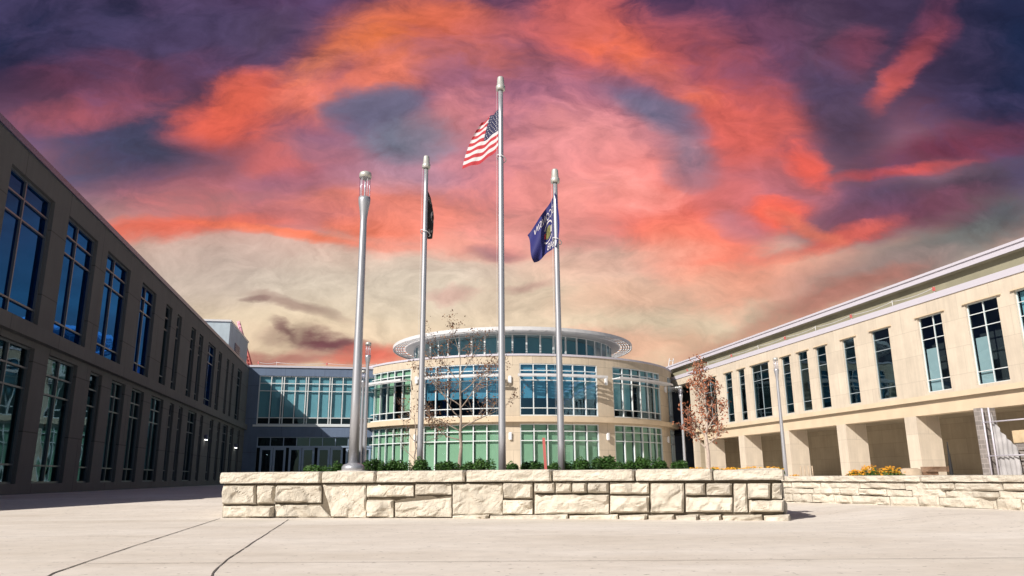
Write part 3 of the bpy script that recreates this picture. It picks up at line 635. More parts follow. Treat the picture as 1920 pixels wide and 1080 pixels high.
# ------------------------------------------------------------------ rotunda
RC = (0.0, 70.93); RR = 14.6; DEG = math.pi/180
rot = root('rotunda_building', (RC[0], RC[1], BZ), 0, label='round two-storey stone building with curved grid windows and white disc roof, in the centre', cat='building')
OR = (RC[0], RC[1], BZ)
def fR(R0): return lambda s_, z, d: (RC[0]+math.sin(s_*DEG)*(R0+d), RC[1]-math.cos(s_*DEG)*(R0+d), z)
f1 = fR(RR); US[0] = RR*DEG; SC = 1/(RR*DEG)
bays = [(-54.3,-32.8),(-27.8,-3.6),(2.0,26.4),(32.1,57.0),(65.5,90.0)]
mr_ = MB()
facade(mr_, f1, -100, 130, BZ-.2, 9.45, [(a, b_, 4.98, 8.87) for a, b_ in bays]+[(a, b_, .5, 4.40) for a, b_ in bays], .3, 2)
mr_.build('wall', 'stone_rot', rot, OR)
b = MB(); bar(b, f1, -100, 130, 4.52, 4.88, .003, .42, 2); b.build('ledge', 'trim', rot, OR)
b = MB(); bar(b, f1, -100, 130, 9.45, 9.60, -.4, .06, 2); b.build('roof_coping', 'cap', rot, OR)
b = MB(); room_back(b, f1, -100, 130, BZ, 9.3, 2.2, 4); bar(b, f1, -100, 130, 4.45, 4.95, -2.2, -.35, 4); b.build('interior', 'room', rot, OR)
b = MB(); b.lathe([(RR-.38, 9.30), (RR-.38, 9.42)], 96, RC); b.build('roof_deck', 'roof', rot, OR)
rnd = random.Random(5)
for i, (a, c) in enumerate(bays):
    vs = [a+(c-a)*k/6 for k in range(1, 6)]
    window(f1, rot, OR, a, c, 4.98, 8.87, vs, [8.35, 7.62, 5.55], .12, 'alu', 'glass_bay' if i in (1, 2) else 'glass', 'blind_green' if i < 1 else 'blind_teal', (lambda j: (6.3, 8.8)) if i in (1, 2) else (lambda j: (8.4, 8.8) if j in (2, 4) else (5.6, 8.8)), .075, 1.4, SC, thick=.12)
    window(f1, rot, OR, a, c, .5, 4.40, vs, [3.86, 3.18], .12, 'alu', 'glass', 'blind_green', None, .075, 1.4, SC, thick=.12)
    # sunshade: a curved aluminium fin on brackets
    s_ = MB(); a2, c2 = (a-.6, c+1.0) if i else (a-2.5, c-.5)
    for d0 in (.25, .45, .65, .85): bar(s_, f1, a2, c2, 7.84, 7.88, d0, d0+.10, 2)
    bar(s_, f1, a2, c2, 7.80, 7.97, 1.02, 1.07, 2)
    sh = s_.build('sunshade', 'white', rot, OR); s_ = MB()
    for k in range(7): v = a+(c-a)*k/6; bar(s_, f1, v-.16, v+.16, 7.885, 7.95, -.02, 1.02)
    s_.build('bracket', 'alu', sh, OR); sh.children[0].location = (0, 0, 0)
for s_ in (-30.4, -.8, 29.3, 61.3):
    for z in (7.65 if s_ > -20 else 7.9, 3.5): wall_lamp(f1, rot, OR, s_, z, sc=SC, h=.55, w=.26)
# glazed drum and disc roof
RD = 9.3; fD = fR(RD); US[0] = RD*DEG
b = MB(); bar(b, fD, -180, 180, 9.43, 9.9, -.3, 0, 4); b.build('drum_base', 'alu', rot, OR)
b = MB(); room_back(b, fD, -180, 180, 9.5, 12.1, 1.6, 6); b.build('drum_interior', 'blind_teal', rot, OR)
for k in range(-15, 15):
    a = k*7.2; window(fD, rot, OR, a, a+7.2, 9.9, 12.08, [], [], .05, 'alu', 'glass' if (k*7 % 5) else 'glass_right', None, None, .07, 3.6, 1/(RD*DEG))
b = MB(); b.lathe([(0.2, 12.12), (10.0, 12.12), (10.15, 12.22), (10.0, 12.34), (.2, 12.5)], 96, RC); b.build('disc_roof', 'white', rot, OR)
lv = MB(); fO = fR(0.0)
for r0 in (10.3, 10.52, 10.74, 10.96): bar(lv, fO, -180, 180, 12.16, 12.19, r0, r0+.12, 4)
bar(lv, fO, -180, 180, 12.08, 12.36, 11.16, 11.21, 4)
lvo = lv.build('roof_louvre', 'white', rot, OR)
for k in range(48):
    pass
lb = MB()
for k in range(48): bar(lb, fR(0.0), k*7.5-.12, k*7.5+.12, 12.2, 12.3, 9.95, 11.16)
lb.build('louvre_beam', 'white', lvo, (0, 0, 0)); 
for ch in lvo.children:
    ch.location = (-OR[0], -OR[1], -OR[2])
US[0] = 1.0
# ------------------------------------------------------------------ right building, sunlit
pR = 26.8; ORT = (pR, 40, BZ); xw, yw_ = pq2w(pR, 40)
right = root('wing_building', (xw, yw_, BZ), TH, label='long sunlit cream stone building with slot windows over an open arcade, on the right', cat='building')
fT = lambda s_, z, d: (pR-d, s_, z)
RW = [(54.4,56.6),(51.73,52.85),(49.8,50.75),(46.46,48.8),(43.8,44.8),(41.8,42.85),(39.86,40.9),(37.15,38.24),(34.25,35.65),(30.5,32.1),(27.2,29.0),(23.8,26.3),(19.8,22.0)]
mt = MB()
facade(mt, fT, 14, 59.2, 4.05, 8.74, [(a, c, 4.40, 8.06) for a, c in RW], .2)
mt.box(pR, 13.99, BZ, pR+16, 14, 8.74); mt.box(pR+16, 14, BZ, pR+16.01, 80, 8.74)
mt.box(pR, 59.2, 8.2, pR+3, 72, 8.74); mt.box(pR, 58.9, BZ, pR+3, 59.2, 4.05); mt.box(pR+.001, 59.0, 4.05, pR+3, 59.2, 8.2)
mt.build('wall', 'stone', right, ORT)
for a, c in RW: b = MB(); b.box(pR-.10, a-.25, 8.06, pR-.003, c+.12, 8.11); b.build('window_hood', 'trim', right, ORT)
b = MB(); b.box(pR-.05, 14, 8.74, pR+16, 70, 9.04); b.build('roof_coping', 'cap', right, ORT)
b = MB(); b.box(pR+.14, 14, 3.36, pR+.75, 58.2, 4.05); b.build('arcade_beam', 'trim', right, ORT)
b = MB(); b.box(pR-.05, 14, 4.02, pR-.002, 58.6, 4.26); b.build('ledge', 'trim', right, ORT)
cols = [57.0, 51.25, 45.35, 39.4, 33.7, 22.1, 16.3]
for k, q in enumerate(cols):
    c = MB(); c.box(pR+.14, q-.42, BZ-.1, pR+1.45, q+.42, 3.36); c.build('column', 'stone', right, ORT)
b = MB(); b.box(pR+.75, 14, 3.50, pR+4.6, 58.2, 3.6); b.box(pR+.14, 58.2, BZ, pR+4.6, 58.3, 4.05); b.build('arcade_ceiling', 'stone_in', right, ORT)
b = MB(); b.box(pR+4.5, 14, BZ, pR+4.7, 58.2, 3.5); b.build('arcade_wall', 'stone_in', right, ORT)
b = MB(); b.box(pR+1.3, 14, 4.05, pR+1.4, 69, 8.7); b.box(pR+.3, 14, 4.07, pR+1.3, 69, 4.2); b.build('interior', 'room', right, ORT)
rnd = random.Random(8)
for k, (a, c) in enumerate(RW):
    w = c-a; vs = []
    if w > 2: vs = [a+w*.5]
    elif w > 1.5: vs = [a+w*(.5 if k == 10 else .42)]
    pb = None; bf = None
    if k in (9, 10): pb = 'blind_grey'; bf = (lambda i: (4.45, 6.5) if i == (len(vs)) else (4.45, 4.5))
    elif k >= 11: pb = 'blind_teal'; bf = lambda i: (4.45, 8.0)
    window(fT, right, ORT, a, c, 4.40, 8.06, vs, [7.55, 6.95, 4.98], .12, 'alu_mid' if k < 9 else 'alu', 'glass_right' if k < 9 else 'glass', pb, bf, fw=.042, thick=.05)
# set-back upper storey under an overhanging roof
b = MB(); b.box(pR+.50, 14, 9.04, pR+.65, 66, 9.78); b.build('upper_wall', 'olive', right, ORT)
b = MB(); b.box(pR+.20, 13, 9.78, pR+.9, 66.2, 9.80); b.build('soffit', 'olive', right, ORT)
b = MB(); b.box(pR+.16, 12.9, 9.802, pR+14, 66.3, 10.06); b.box(pR+.10, 12.8, 10.06, pR+14, 66.4, 10.18); b.build('roof_fascia', 'cap', right, ORT)
# entrance doors by the rotunda; recess painted dark for its shadow on the facade
b = MB(); b.box(pR+2.6, 59.2, BZ, pR+2.7, 72, 8.2); b.box(pR+.5, 64.4, BZ, pR+2.6, 64.5, 8.2); b.build('shadow_recess_wall', 'navy_shadow', right, ORT)
fE = lambda s_, z, d: (pR+2.6-d, s_, z)
for a in (60.3, 61.5):
    d = MB(); c = a+1.15; bar(d, fE, a, a+.16, BZ, 3.0, .02, .1); bar(d, fE, c-.16, c, BZ, 3.0, .02, .1); bar(d, fE, a+.16, c-.16, 2.7, 3.0, .02, .1); bar(d, fE, a+.16, c-.16, BZ, .55, .02, .1)
    do = d.build('door', 'alu', right, ORT); g_ = MB(); g_.quad([fE(a+.16, .55, .05), fE(c-.16, .55, .05), fE(c-.16, 2.7, .05), fE(a+.16, 2.7, .05)]); g_.build('pane', 'glass_right', do, ORT)
# ------------------------------------------------------------------ poles and lamps
def lamp_post(X, Y, z0, label, H=5.37, base=True):
    r = root('street_lamp', (X, Y, z0), 0, label=label, cat='street lamp', group='cylindrical plaza lamp posts')
    b = MB(); b.lathe([(.19, 0), (.19, .06), (.16, .10), (.10, .115), (.09, .13)], 32); b.build('base_flange', 'steel', r)
    b = MB(); b.lathe([(.086, .02), (.080, 1.2), (.060, 4.35), (.060, 4.45), (.078, 4.60), (.102, 4.74), (.108, 4.80), (.108, 4.86), (.09, 4.862)], 28); b.build('shaft', 'steel', r)
    b = MB()
    for k in range(5): a = k*2*math.pi/5+.4; b.tube([(.085*math.cos(a), .085*math.sin(a), 4.85), (.085*math.cos(a), .085*math.sin(a), 5.26)], .006, 6)
    b.tube([(0, 0, 4.85), (0, 0, 5.26)], .012, 8); b.build('lamp_rod', 'lampcore', r)
    b = MB(); n = 28; ri = [[b.vert(.102*math.cos(2*math.pi*k/n), .102*math.sin(2*math.pi*k/n), z) for k in range(n)] for z in (4.862, 5.24)]
    for k in range(n): b.face((ri[0][k], ri[0][(k+1) % n], ri[1][(k+1) % n], ri[1][k]), 0, None, True)
    b.build('lamp_glass', 'clear', r)
    b = MB(); b.lathe([(.09, 5.24), (.110, 5.242), (.112, 5.31), (.10, 5.345), (.05, 5.37)], 28); b.build('lamp_cap', 'cap_metal', r)
    return r
lp = lamp_post(-2.687, 13.0, .72, 'tall brushed metal lamp post with clear cylindrical lantern, in the planter left of the flagpoles')
def lamp_copy(x, y, Y, label):
    X, z = atY(x, y, Y); c = copy_tree(lp); c.location = (X, Y, gz(X, Y)); c['label'] = label; return c
lamp_copy(682, 870, 28.3, 'distant lamp post just right of the tall lamp post, before the blue-grey building')
lamp_copy(675, 870, 36.0, 'farthest faint lamp post, showing between the tall lamp post and rotunda')
lamp_copy(1473, 880, 33.0, 'distant lamp post in front of the sunlit building on the right, beside an arcade column')
lamp_copy(1285, 880, 43.5, 'thin distant lamp post between the rotunda and the rust-leaved tree')
# concrete pad under the big lamp
b = MB(); b.lathe([(.26, 0), (.26, .14)], 32); po = b.build('pad', 'concrete', lp, (0, 0, .14)); 
def flag_pole(X, Y, top, r0, r1, label, ring, ringr=.10):
    z0 = .6; r = root('flagpole', (X, Y, z0), 0, label=label, cat='flagpole', group='flagpoles in the planter')
    H = top-z0; n = 10
    b = MB(); b.lathe([(r0+(r1-r0)*(k/n)**1.1, (H-.22)*k/n) for k in range(n+1)], 24); b.build('shaft', 'steel', r)
    b = MB(); b.lathe([(.07, H-.275), (.084, H-.268), (.086, H-.19), (.070, H-.175), (.060, H-.02), (.050, H), (.01, H+.003)], 24); b.build('pole_cap', 'cap_metal', r)
    b = MB(); zr = ring-z0; b.tube([(ringr*math.cos(a)+ringr*.1, ringr*math.sin(a), zr+.05*math.cos(a+2.5)) for a in [k*2*math.pi/16 for k in range(17)]], .009, 6); b.build('halyard_ring', 'white', r)
    b = MB(); b.tube([(-r0-.025, -.02, .3), (-r1-.03, -.02, H-.25)], .002, 4); b.build('halyard', 'white', r)
    return r
XC = -.185; flag_pole(XC, 12.8, 7.887, .062, .044, 'tallest flagpole, in the middle, flying the striped red and white flag', atY(940, 297, 12.8)[1], .085)
XP = -1.762; flag_pole(XP, 14.6, 7.10, .062, .043, 'flagpole left of the tallest one, with a black flag wrapped behind it', atY(800, 437, 14.6)[1], .10)
XR = .833; flag_pole(XR, 13.4, 6.273, .062, .043, 'flagpole right of the tallest one, flying the royal blue flag', atY(1042, 452, 13.4)[1], .085)
# ------------------------------------------------------------------ flags: Coons patches through traced borders, with folds
def bez(P, t):
    P = [Vector(p) for p in P]
    while len(P) > 1: P = [a*(1-t)+b_*t for a, b_ in zip(P, P[1:])]
    return P[0]
class Patch:
    def __init__(s, top, bot, hoist, fly, fold): s.c = (top, bot, hoist, fly); s.fold = fold
    def at(s, u, v):       # u from hoist to fly, v from bottom to top
        T, B, H, F = s.c
        p = bez(B, u)*(1-v)+bez(T, u)*v+bez(H, v)*(1-u)+bez(F, v)*u
        a, b_, c, d = Vector(B[0]), Vector(B[-1]), Vector(T[0]), Vector(T[-1])
        p -= a*(1-u)*(1-v)+b_*u*(1-v)+c*(1-u)*v+d*u*v
        return p+Vector(s.fold(u, v))
def P3(x, y, Y): X, z = atY(x, y, Y); return (X, Y, z)
def cloth(mb, P, nu, nv, mf, off=0):
    g_ = [[mb.vert(P.at(i/nu, j/nv)) for i in range(nu+1)] for j in range(nv+1)]
    for j in range(nv):
        for i in range(nu): mb.face((g_[j][i], g_[j][i+1], g_[j+1][i+1], g_[j+1][i]), mf((i+.5)/nu, (j+.5)/nv), None, True)
def decal(mb, P, polys, m, off):      # polys in (u, v); a thin printed layer a few mm off the cloth, on both sides
    for poly in polys:
        pts_ = []
        for (u, v) in poly:
            a = P.at(u, v); du = P.at(u+.01, v)-a; dv = P.at(u, v+.01)-a; n = du.cross(dv).normalized(); pts_.append((a, n))
        for sg in (1, -1): mb.face([mb.vert(a+n*off*sg) for a, n in pts_], m)
Y0 = 12.8
usf = Patch([P3(936,205,Y0), P3(925,213,Y0+.25), P3(915,222,Y0+.6), P3(903,232,Y0+.75)], [P3(937,274,Y0), P3(918,300,Y0+.2), P3(896,311,Y0+.6), P3(866,315,Y0+.8)],
            [P3(937,274,Y0), P3(936,205,Y0)], [P3(866,315,Y0+.8), P3(872,285,Y0+.75), P3(885,258,Y0+.8), P3(903,232,Y0+.75)],
            lambda u, v: (.012*math.sin(u*9+v*3)*u, .055*math.sin(u*13+v*4)*min(1, u*3), .012*math.sin(u*12+v*5)*u))
b = MB()
def us_m(u, v):
    if u < .56 and v > 6/13: return 2
    return 0 if int(v*13) % 2 == 0 else 1
cloth(b, usf, 40, 39, us_m)
stars = []
for r_ in range(9):
    nn = 6 if r_ % 2 == 0 else 5
    for k in range(nn):
        cu = .56*((k+.5)/6 if nn == 6 else (k+1)/6); cv = 1-(7/13)*(r_+.75)/9.5
        stars.append([(cu+.017*(1 if j % 2 == 0 else .42)*math.sin(j*math.pi/5), cv+.020*(1 if j % 2 == 0 else .42)*math.cos(j*math.pi/5)) for j in range(10)])
decal(b, usf, stars, 1, .004)
fo = root('flag', (XC, Y0, 6.0), 0, label='red and white striped flag with white stars on navy, blowing left from the tallest flagpole', cat='flag')
b.build('flag_cloth', ['flag_red', 'flag_white', 'flag_blue'], fo, (XC, Y0, 6.0))
Y1 = 13.4
wif = Patch([P3(1041,360,Y1-.09), P3(1036,372,Y1+.1), P3(1016,408,Y1+.5), P3(988,440,Y1+.45)], [P3(1043,462,Y1-.09), P3(1034,466,Y1+.1), P3(1018,486,Y1+.25), P3(1001,493,Y1+.4)],
            [P3(1043,462,Y1-.09), P3(1054,430,Y1-.11), P3(1048,395,Y1-.10), P3(1041,360,Y1-.09)], [P3(1001,493,Y1+.4), P3(992,482,Y1+.25), P3(999,452,Y1+.4), P3(988,440,Y1+.45)],
            lambda u, v: (.010*math.sin(u*9+v*5)*u, .05*math.sin(u*10+v*5)*min(1, u*2)*(u > 0), 0))
b = MB(); cloth(b, wif, 40, 40, lambda u, v: 0)
def text_polys(txt, cu, cv, w, h):
    cu_ = bpy.data.curves.new('lettering', 'FONT'); cu_.body = txt; cu_.align_x = 'CENTER'; cu_.align_y = 'CENTER'; cu_.resolution_u = 2
    ob = bpy.data.objects.new('lettering', cu_); S.collection.objects.link(ob); bpy.context.view_layer.update()
    me = bpy.data.meshes.new_from_object(ob.evaluated_get(bpy.context.evaluated_depsgraph_get()))
    xs_ = [v.co.x for v in me.vertices]; ys_ = [v.co.y for v in me.vertices]; sx = w/(max(xs_)-min(xs_)); sy = h/(max(ys_)-min(ys_)); my = (max(ys_)+min(ys_))/2; mx_ = (max(xs_)+min(xs_))/2
    out_ = [[(cu+(me.vertices[i].co.x-mx_)*sx, cv+(me.vertices[i].co.y-my)*sy) for i in p.vertices] for p in me.polygons]
    bpy.data.objects.remove(ob); return out_
decal(b, wif, text_polys('WISCONSIN', .46, .82, .80, .15), 1, .004)
decal(b, wif, text_polys('1848', .30, .13, .36, .17), 1, .004)
def ell(cu, cv, ru, rv, n=20, a0=0, a1=2*math.pi): return [(cu+ru*math.cos(a0+(a1-a0)*k/n), cv+rv*math.sin(a0+(a1-a0)*k/n)) for k in range(n)]
def arcb(cu, cv, r0, r1, a0, a1, n=10, asp=1.5):
    o = []
    for k in range(n):
        q = [a0+(a1-a0)*k/n, a0+(a1-a0)*(k+1)/n]
        o.append([(cu+r0*math.cos(q[0]), cv+r0*asp*math.sin(q[0])), (cu+r1*math.cos(q[0]), cv+r1*asp*math.sin(q[0])), (cu+r1*math.cos(q[1]), cv+r1*asp*math.sin(q[1])), (cu+r0*math.cos(q[1]), cv+r0*asp*math.sin(q[1]))])
    return o
decal(b, wif, [ell(.48, .49, .10, .145)], 2, .004)
decal(b, wif, [[(.47, .55), (.53, .55), (.53, .46), (.50, .42), (.47, .46)]], 1, .006)
decal(b, wif, [[(.36, .42), (.40, .44), (.40, .56), (.36, .58)]], 1, .005)
decal(b, wif, [[(.58, .42), (.63, .44), (.63, .54), (.58, .54)]], 3, .005)
decal(b, wif, arcb(.48, .49, .14, .16, .5, 2.6)+arcb(.48, .49, .14, .16, 3.7, 5.7), 1, .004)
fo = root('flag', (XR, Y1, 5.4), 0, label='royal blue flag with an emblem and white mirrored lettering, hanging from the right flagpole', cat='flag')
b.build('flag_cloth', ['royal', 'flag_white', 'gold', 'flag_red'], fo, (XR, Y1, 5.4))
Y1 = 14.6
pwf = Patch([P3(801,355,Y1+.06), P3(806,368,Y1+.2), P3(807,372,Y1+.35), P3(803,372,Y1+.7)], [P3(801,448,Y1+.06), P3(805,449,Y1+.2), P3(808,446,Y1+.4), P3(804,445,Y1+.7)],
            [P3(801,448,Y1+.06), P3(801,355,Y1+.06)], [P3(804,445,Y1+.7), P3(803,372,Y1+.7)], lambda u, v: (.085*math.sin(u*math.pi)*(1-.35*abs(v*2-1)**2)*(.6+.4*min(1, (1-v)*3)), 0, -.06*math.sin(u*math.pi)*v))
b = MB(); cloth(b, pwf, 24, 30, lambda u, v: 0)
decal(b, pwf, [ell(.42, .52, .24, .14)], 1, .004); decal(b, pwf, [ell(.46, .53, .07, .06)], 0, .006)
decal(b, pwf, text_polys('POW*MIA', .45, .84, .78, .10), 1, .005)
decal(b, pwf, text_polys('YOU ARE NOT FORGOTTEN', .47, .17, .85, .06), 1, .005)
fo = root('flag', (XP, Y1, 5.9), 0, label='narrow black flag with white marks, folded behind the left flagpole', cat='flag')
b.build('flag_cloth', ['black', 'flag_white'], fo, (XP, Y1, 5.9))
# ------------------------------------------------------------------ plants
def leaf(mb, c, size, rnd, m=0, n=None):
    d = Vector((rnd.gauss(0, 1), rnd.gauss(0, 1), rnd.gauss(0, .8))).normalized() if n is None else n
    x = d.orthogonal().normalized(); y = d.cross(x); a = rnd.uniform(0, 6.28); x, y = x*math.cos(a)+y*math.sin(a), y*math.cos(a)-x*math.sin(a)
    c = Vector(c); mb.face([mb.vert(c-x*size), mb.vert(c-y*size*.5+d*size*.15), mb.vert(c+x*size), mb.vert(c+y*size*.5+d*size*.15)], m)
def shrub(seed, w, h, nl=1500, ls=.022):
    rnd = random.Random(seed); b_ = MB(); blobs = [(rnd.uniform(-w*.55, w*.55), rnd.uniform(-w*.35, w*.35), rnd.uniform(h*.3, h*.75), rnd.uniform(.28, .5)*h) for k in range(7)]
    for k in range(nl):
        bx, by, bz_, br_ = rnd.choice(blobs); d = Vector((rnd.gauss(0, 1), rnd.gauss(0, 1), rnd.gauss(0, 1))).normalized()*br_*rnd.uniform(.55, 1.12)
        leaf(b_, (bx+d.x*w/h*.8, by+d.y, max(.01, bz_+d.z)), ls*rnd.uniform(.7, 1.3), rnd)
    s_ = MB()
    for k in range(9): a = rnd.uniform(0, 6.28); s_.tube([(0, 0, 0), (w*.4*math.cos(a), w*.3*math.sin(a), h*.7)], .006, 4)
    return b_, s_
protos = []
for k in range(4):
    r = root('shrub', (0, 0, 0)); b_, s_ = shrub(k+20, .20, .34, 1700, .02); b_.build('foliage', 'leaf_green', r); s_.build('stem', 'bark', r); protos.append(r)
sh = [(597,871,28),(638,866,15),(694,859,18),(726,856,20),(756,862,16),(793,858,20),(830,863,20),(868,861,22),(908,859,20),(962,866,16),(992,863,20),(1030,862,20),(1062,863,18),(1092,858,20),(1128,853,25),(1170,859,22),(1208,855,20),(1240,860,16),(1270,862,18)]
names = ['flat spreading shrub at the left end of the planter, before the glass doors', 'small shrub just left of the tall lamp post', 'shrub just right of the tall lamp post', 'upright shrub left of the black-flag pole, before the first rotunda window', 'small shrub between the first rotunda window and the black-flag pole',
 'shrub hiding the foot of the black-flag pole', 'low shrub right of the black-flag pole', 'shrub at the trunk of the sparse brown tree', 'shrub just left of the tallest flagpole', 'small shrub just right of the tallest flagpole',
 'shrub between the tallest flagpole and the red stake', 'shrub just right of the red stake', 'shrub at the foot of the blue-flag pole', 'shrub one place right of the blue-flag pole', 'biggest shrub, before the rotunda pier right of the blue-flag pole',
 'shrub before the left half of the fourth rotunda window', 'tall round shrub before the right half of the fourth rotunda window', 'small shrub before the right edge of the rotunda', 'last shrub of the row, at the right end before the yellow flowers']
for i, (x, yt, hw) in enumerate(sh):
    Y = 13.35+.25*((i*7) % 5)/5
    X, zt = atY(x, yt, Y); src = protos[i % 4]; o = src if i < 4 else copy_tree(src)
    h = zt-.58; o.location = (X, Y, .58); o.scale = (hw*Y/1459/.15, 1.0, h/.40); o.rotation_euler = (0, 0, (i*1.3) % 1*.4)
    tag(o, names[i], 'shrub', 'dark green shrubs in the planter')
def tree(name, X, Y, z0, H, r0, seed, leafm, bark, nleaf, lsize, label, limbs, tipsz=1.0, droop=0):
    rnd = random.Random(seed); r = root(name, (X, Y, z0), 0, label=label, cat='tree'); tb = MB(); tips = []
    def branch(p, d, L_, rad, lev):
        pts_ = [p]; n = 6; cur = Vector(p); dd = Vector(d)
        for k in range(n):
            dd = (dd+Vector((rnd.gauss(0, .12), rnd.gauss(0, .12), rnd.gauss(.03, .08)))).normalized(); cur = cur+dd*L_/n; pts_.append(tuple(cur))
        tb.tube(pts_, [rad*(1-.75*k/n) for k in range(n+1)], 6 if lev < 2 else 4)
        if lev >= 2: tips.extend(pts_[1:])
        elif lev == 1: tips.extend(pts_[3:])
        if lev < 3:
            for k in range(2, n+1):
                for q in range(2 if lev < 2 else 1):
                    if rnd.random() < .8:
                        ax = Vector((rnd.gauss(0, 1), rnd.gauss(0, 1), rnd.uniform(.0, .7))).normalized(); nd = (dd*.75+ax*.75).normalized()
                        branch(pts_[k], nd, L_*rnd.uniform(.38, .6), rad*.42, lev+1)
    trunk = [(0, 0, 0)]; lean = Vector((rnd.gauss(0, .01), rnd.gauss(0, .01), 1))
    for k in range(1, 11): trunk.append((rnd.gauss(0, .03)+lean.x*H*k/10, rnd.gauss(0, .03), H*.8*k/10))
    tb.tube(trunk, [r0*(1-.85*k/10)+.006 for k in range(11)], 10)
    for (hf, az, up, Lf) in limbs:
        i = int(hf*10); f = hf*10-i; p = Vector(trunk[i])*(1-f)+Vector(trunk[min(10, i+1)])*f
        branch(tuple(p), Vector((math.cos(az), math.sin(az)*.6, up)).normalized(), H*Lf, r0*(.5-.25*hf), 1)
    tb.build('trunk', bark, r); lb_ = MB()
    for k in range(nleaf):
        t_ = Vector(rnd.choice(tips)); t_ += Vector((rnd.gauss(0, .12), rnd.gauss(0, .12), rnd.gauss(0, .12)))*tipsz
        leaf(lb_, t_, lsize*rnd.uniform(.6, 1.3), rnd)
    lb_.build('crown', leafm, r); return r
X, _ = atY(862, 870, 35); tree('tree', X, 35, .22, 7.2, .085, 3, 'leaf_brown', 'bark', 2300, .055, 'sparse young tree with few brown leaves before the rotunda, left of the tallest flagpole',
    [(.42, 2.9, .5, .26), (.44, .2, .7, .30), (.52, 3.3, .9, .32), (.60, -.3, .9, .28), (.62, 2.7, 1.1, .30), (.72, .3, 1.0, .26), (.80, 3.4, 1.3, .28), (.86, .1, 1.5, .24), (.97, 2.0, 2.2, .22), (.35, 3.3, .15, .18)], .9)
X, _ = atY(779, 870, 37); tree('tree', X, 37, .22, 4.3, .05, 9, 'leaf_brown', 'bark', 260, .05, 'smaller nearly bare tree behind the black-flag pole, before the rotunda pier',
    [(.35, 3.0, 1.1, .30), (.5, .2, .8, .30), (.6, 3.2, .9, .28), (.75, .1, 1.0, .24), (.9, 3.0, 1.2, .22)], .9)
X, _ = atY(1329, 880, 32); tree('tree', X, 32, .22, 5.0, .09, 14, 'leaf_red', 'bark_pale', 1900, .062, 'young tree with rust-red leaves before the sunlit building, right of the rotunda',
    [(.36, 3.0, .7, .20), (.40, .3, 1.1, .18), (.48, 3.3, 1.6, .20), (.55, .0, 1.7, .20), (.62, 2.8, 1.9, .22), (.7, .4, 2.2, .19), (.78, 3.1, 2.4, .20), (.88, .2, 3, .17), (.98, 2.5, 4, .18), (.45, 1.5, 1.6, .18)], .9)
def flowers(X, Y, z, w, d, h, n, seed, label, petals=1.0, name='flower_clump'):
    rnd = random.Random(seed); r = root(name, (X, Y, z), 0, label=label, cat='flowers'); f = MB(); p = MB()
    for k in range(n):
        x = rnd.uniform(-w, w); y = rnd.uniform(-d, d); e = math.sqrt(max(0, 1-(x/w)**2)); hh = h*(.45+.55*e)*rnd.uniform(.5, 1)
        leaf(f, (x, y, hh*rnd.uniform(.1, .9)), .022*rnd.uniform(.6, 1.4), rnd)
        leaf(f, (x, y, hh*rnd.uniform(.1, .9)), .022*rnd.uniform(.6, 1.4), rnd)
        if k % 3 == 0:
            c = Vector((x, y, hh))
            for q in range(5): a = q*1.257+rnd.uniform(0, 1); leaf(p, c+Vector((math.cos(a)*.012, math.sin(a)*.012, 0)), .014*petals, rnd)
    f.build('foliage', 'leaf_flower', r); p.build('blossom', 'petal', r)
for i, (x, w) in enumerate(((1305, .16), (1340, .14), (1375, .15), (1412, .17), (1448, .14))):
    X, z = atY(x, 885, 12.4 if i < 3 else 12.0); flowers(X, 12.4 if i < 3 else 12.0, .6, w, .2, .125, 260, i, ['yellow flowers beside the last green shrub, before the dark gap', 'yellow flowers in the planter under the rust-leaved tree', 'yellow flowers in the planter before the first arcade column', 'yellow flowers in the planter before the second dark arch', 'yellow flowers at the right tip of the planter'][i])
for i, (x, w, h) in enumerate(((1490, .10, .14), (1604, .14, .22), (1630, .17, .30), (1672, .20, .28))):
    yf = 14.2 if i else 15.6; X, z = atY(x, 890, yf); flowers(X, yf, .46, w, .15, h, 420, 10+i, ['small pale flowers in the gap between the two stone walls', 'thin straggly yellow flowers left of the big orange clump behind the low wall', 'biggest orange-yellow flower clump behind the low wall', 'orange-yellow flower clump behind the low wall, right of the biggest clump'][i])
# ------------------------------------------------------------------ small things
b = MB(); X, z = atY(1024, 882, 12.9); Xt, zt = atY(1021, 823, 12.9)
r = root('marker_stake', (X, 12.9, .58), 0, label='thin red wooden stake standing in the planter between two flagpoles', cat='stake')
b.box(-.022, -.012, 0, .022, .012, zt-.58); b.box(-.022, -.0125, zt-.60, .022, .0125, zt-.56); o = b.build('stake', 'red', r); o.rotation_euler = (0, -.05, 0)
# bollard rack in the arcade
X, z = atY(1514, 893, 40); r = root('bicycle_rack', (X, 40, .24), TH, label='rack of four pale upright bars in front of the arcade wall', cat='bicycle rack')
b = MB()
for k in range(4): b.tube([(k*.22-.33, 0, 0), (k*.22-.35, 0, .8)], .03, 8)
b.build('bars', 'tan', r); b = MB(); b.tube([(-.4, 0, .05), (.42, 0, .05)], .025, 8); b.build('base_rail', 'tan', r)
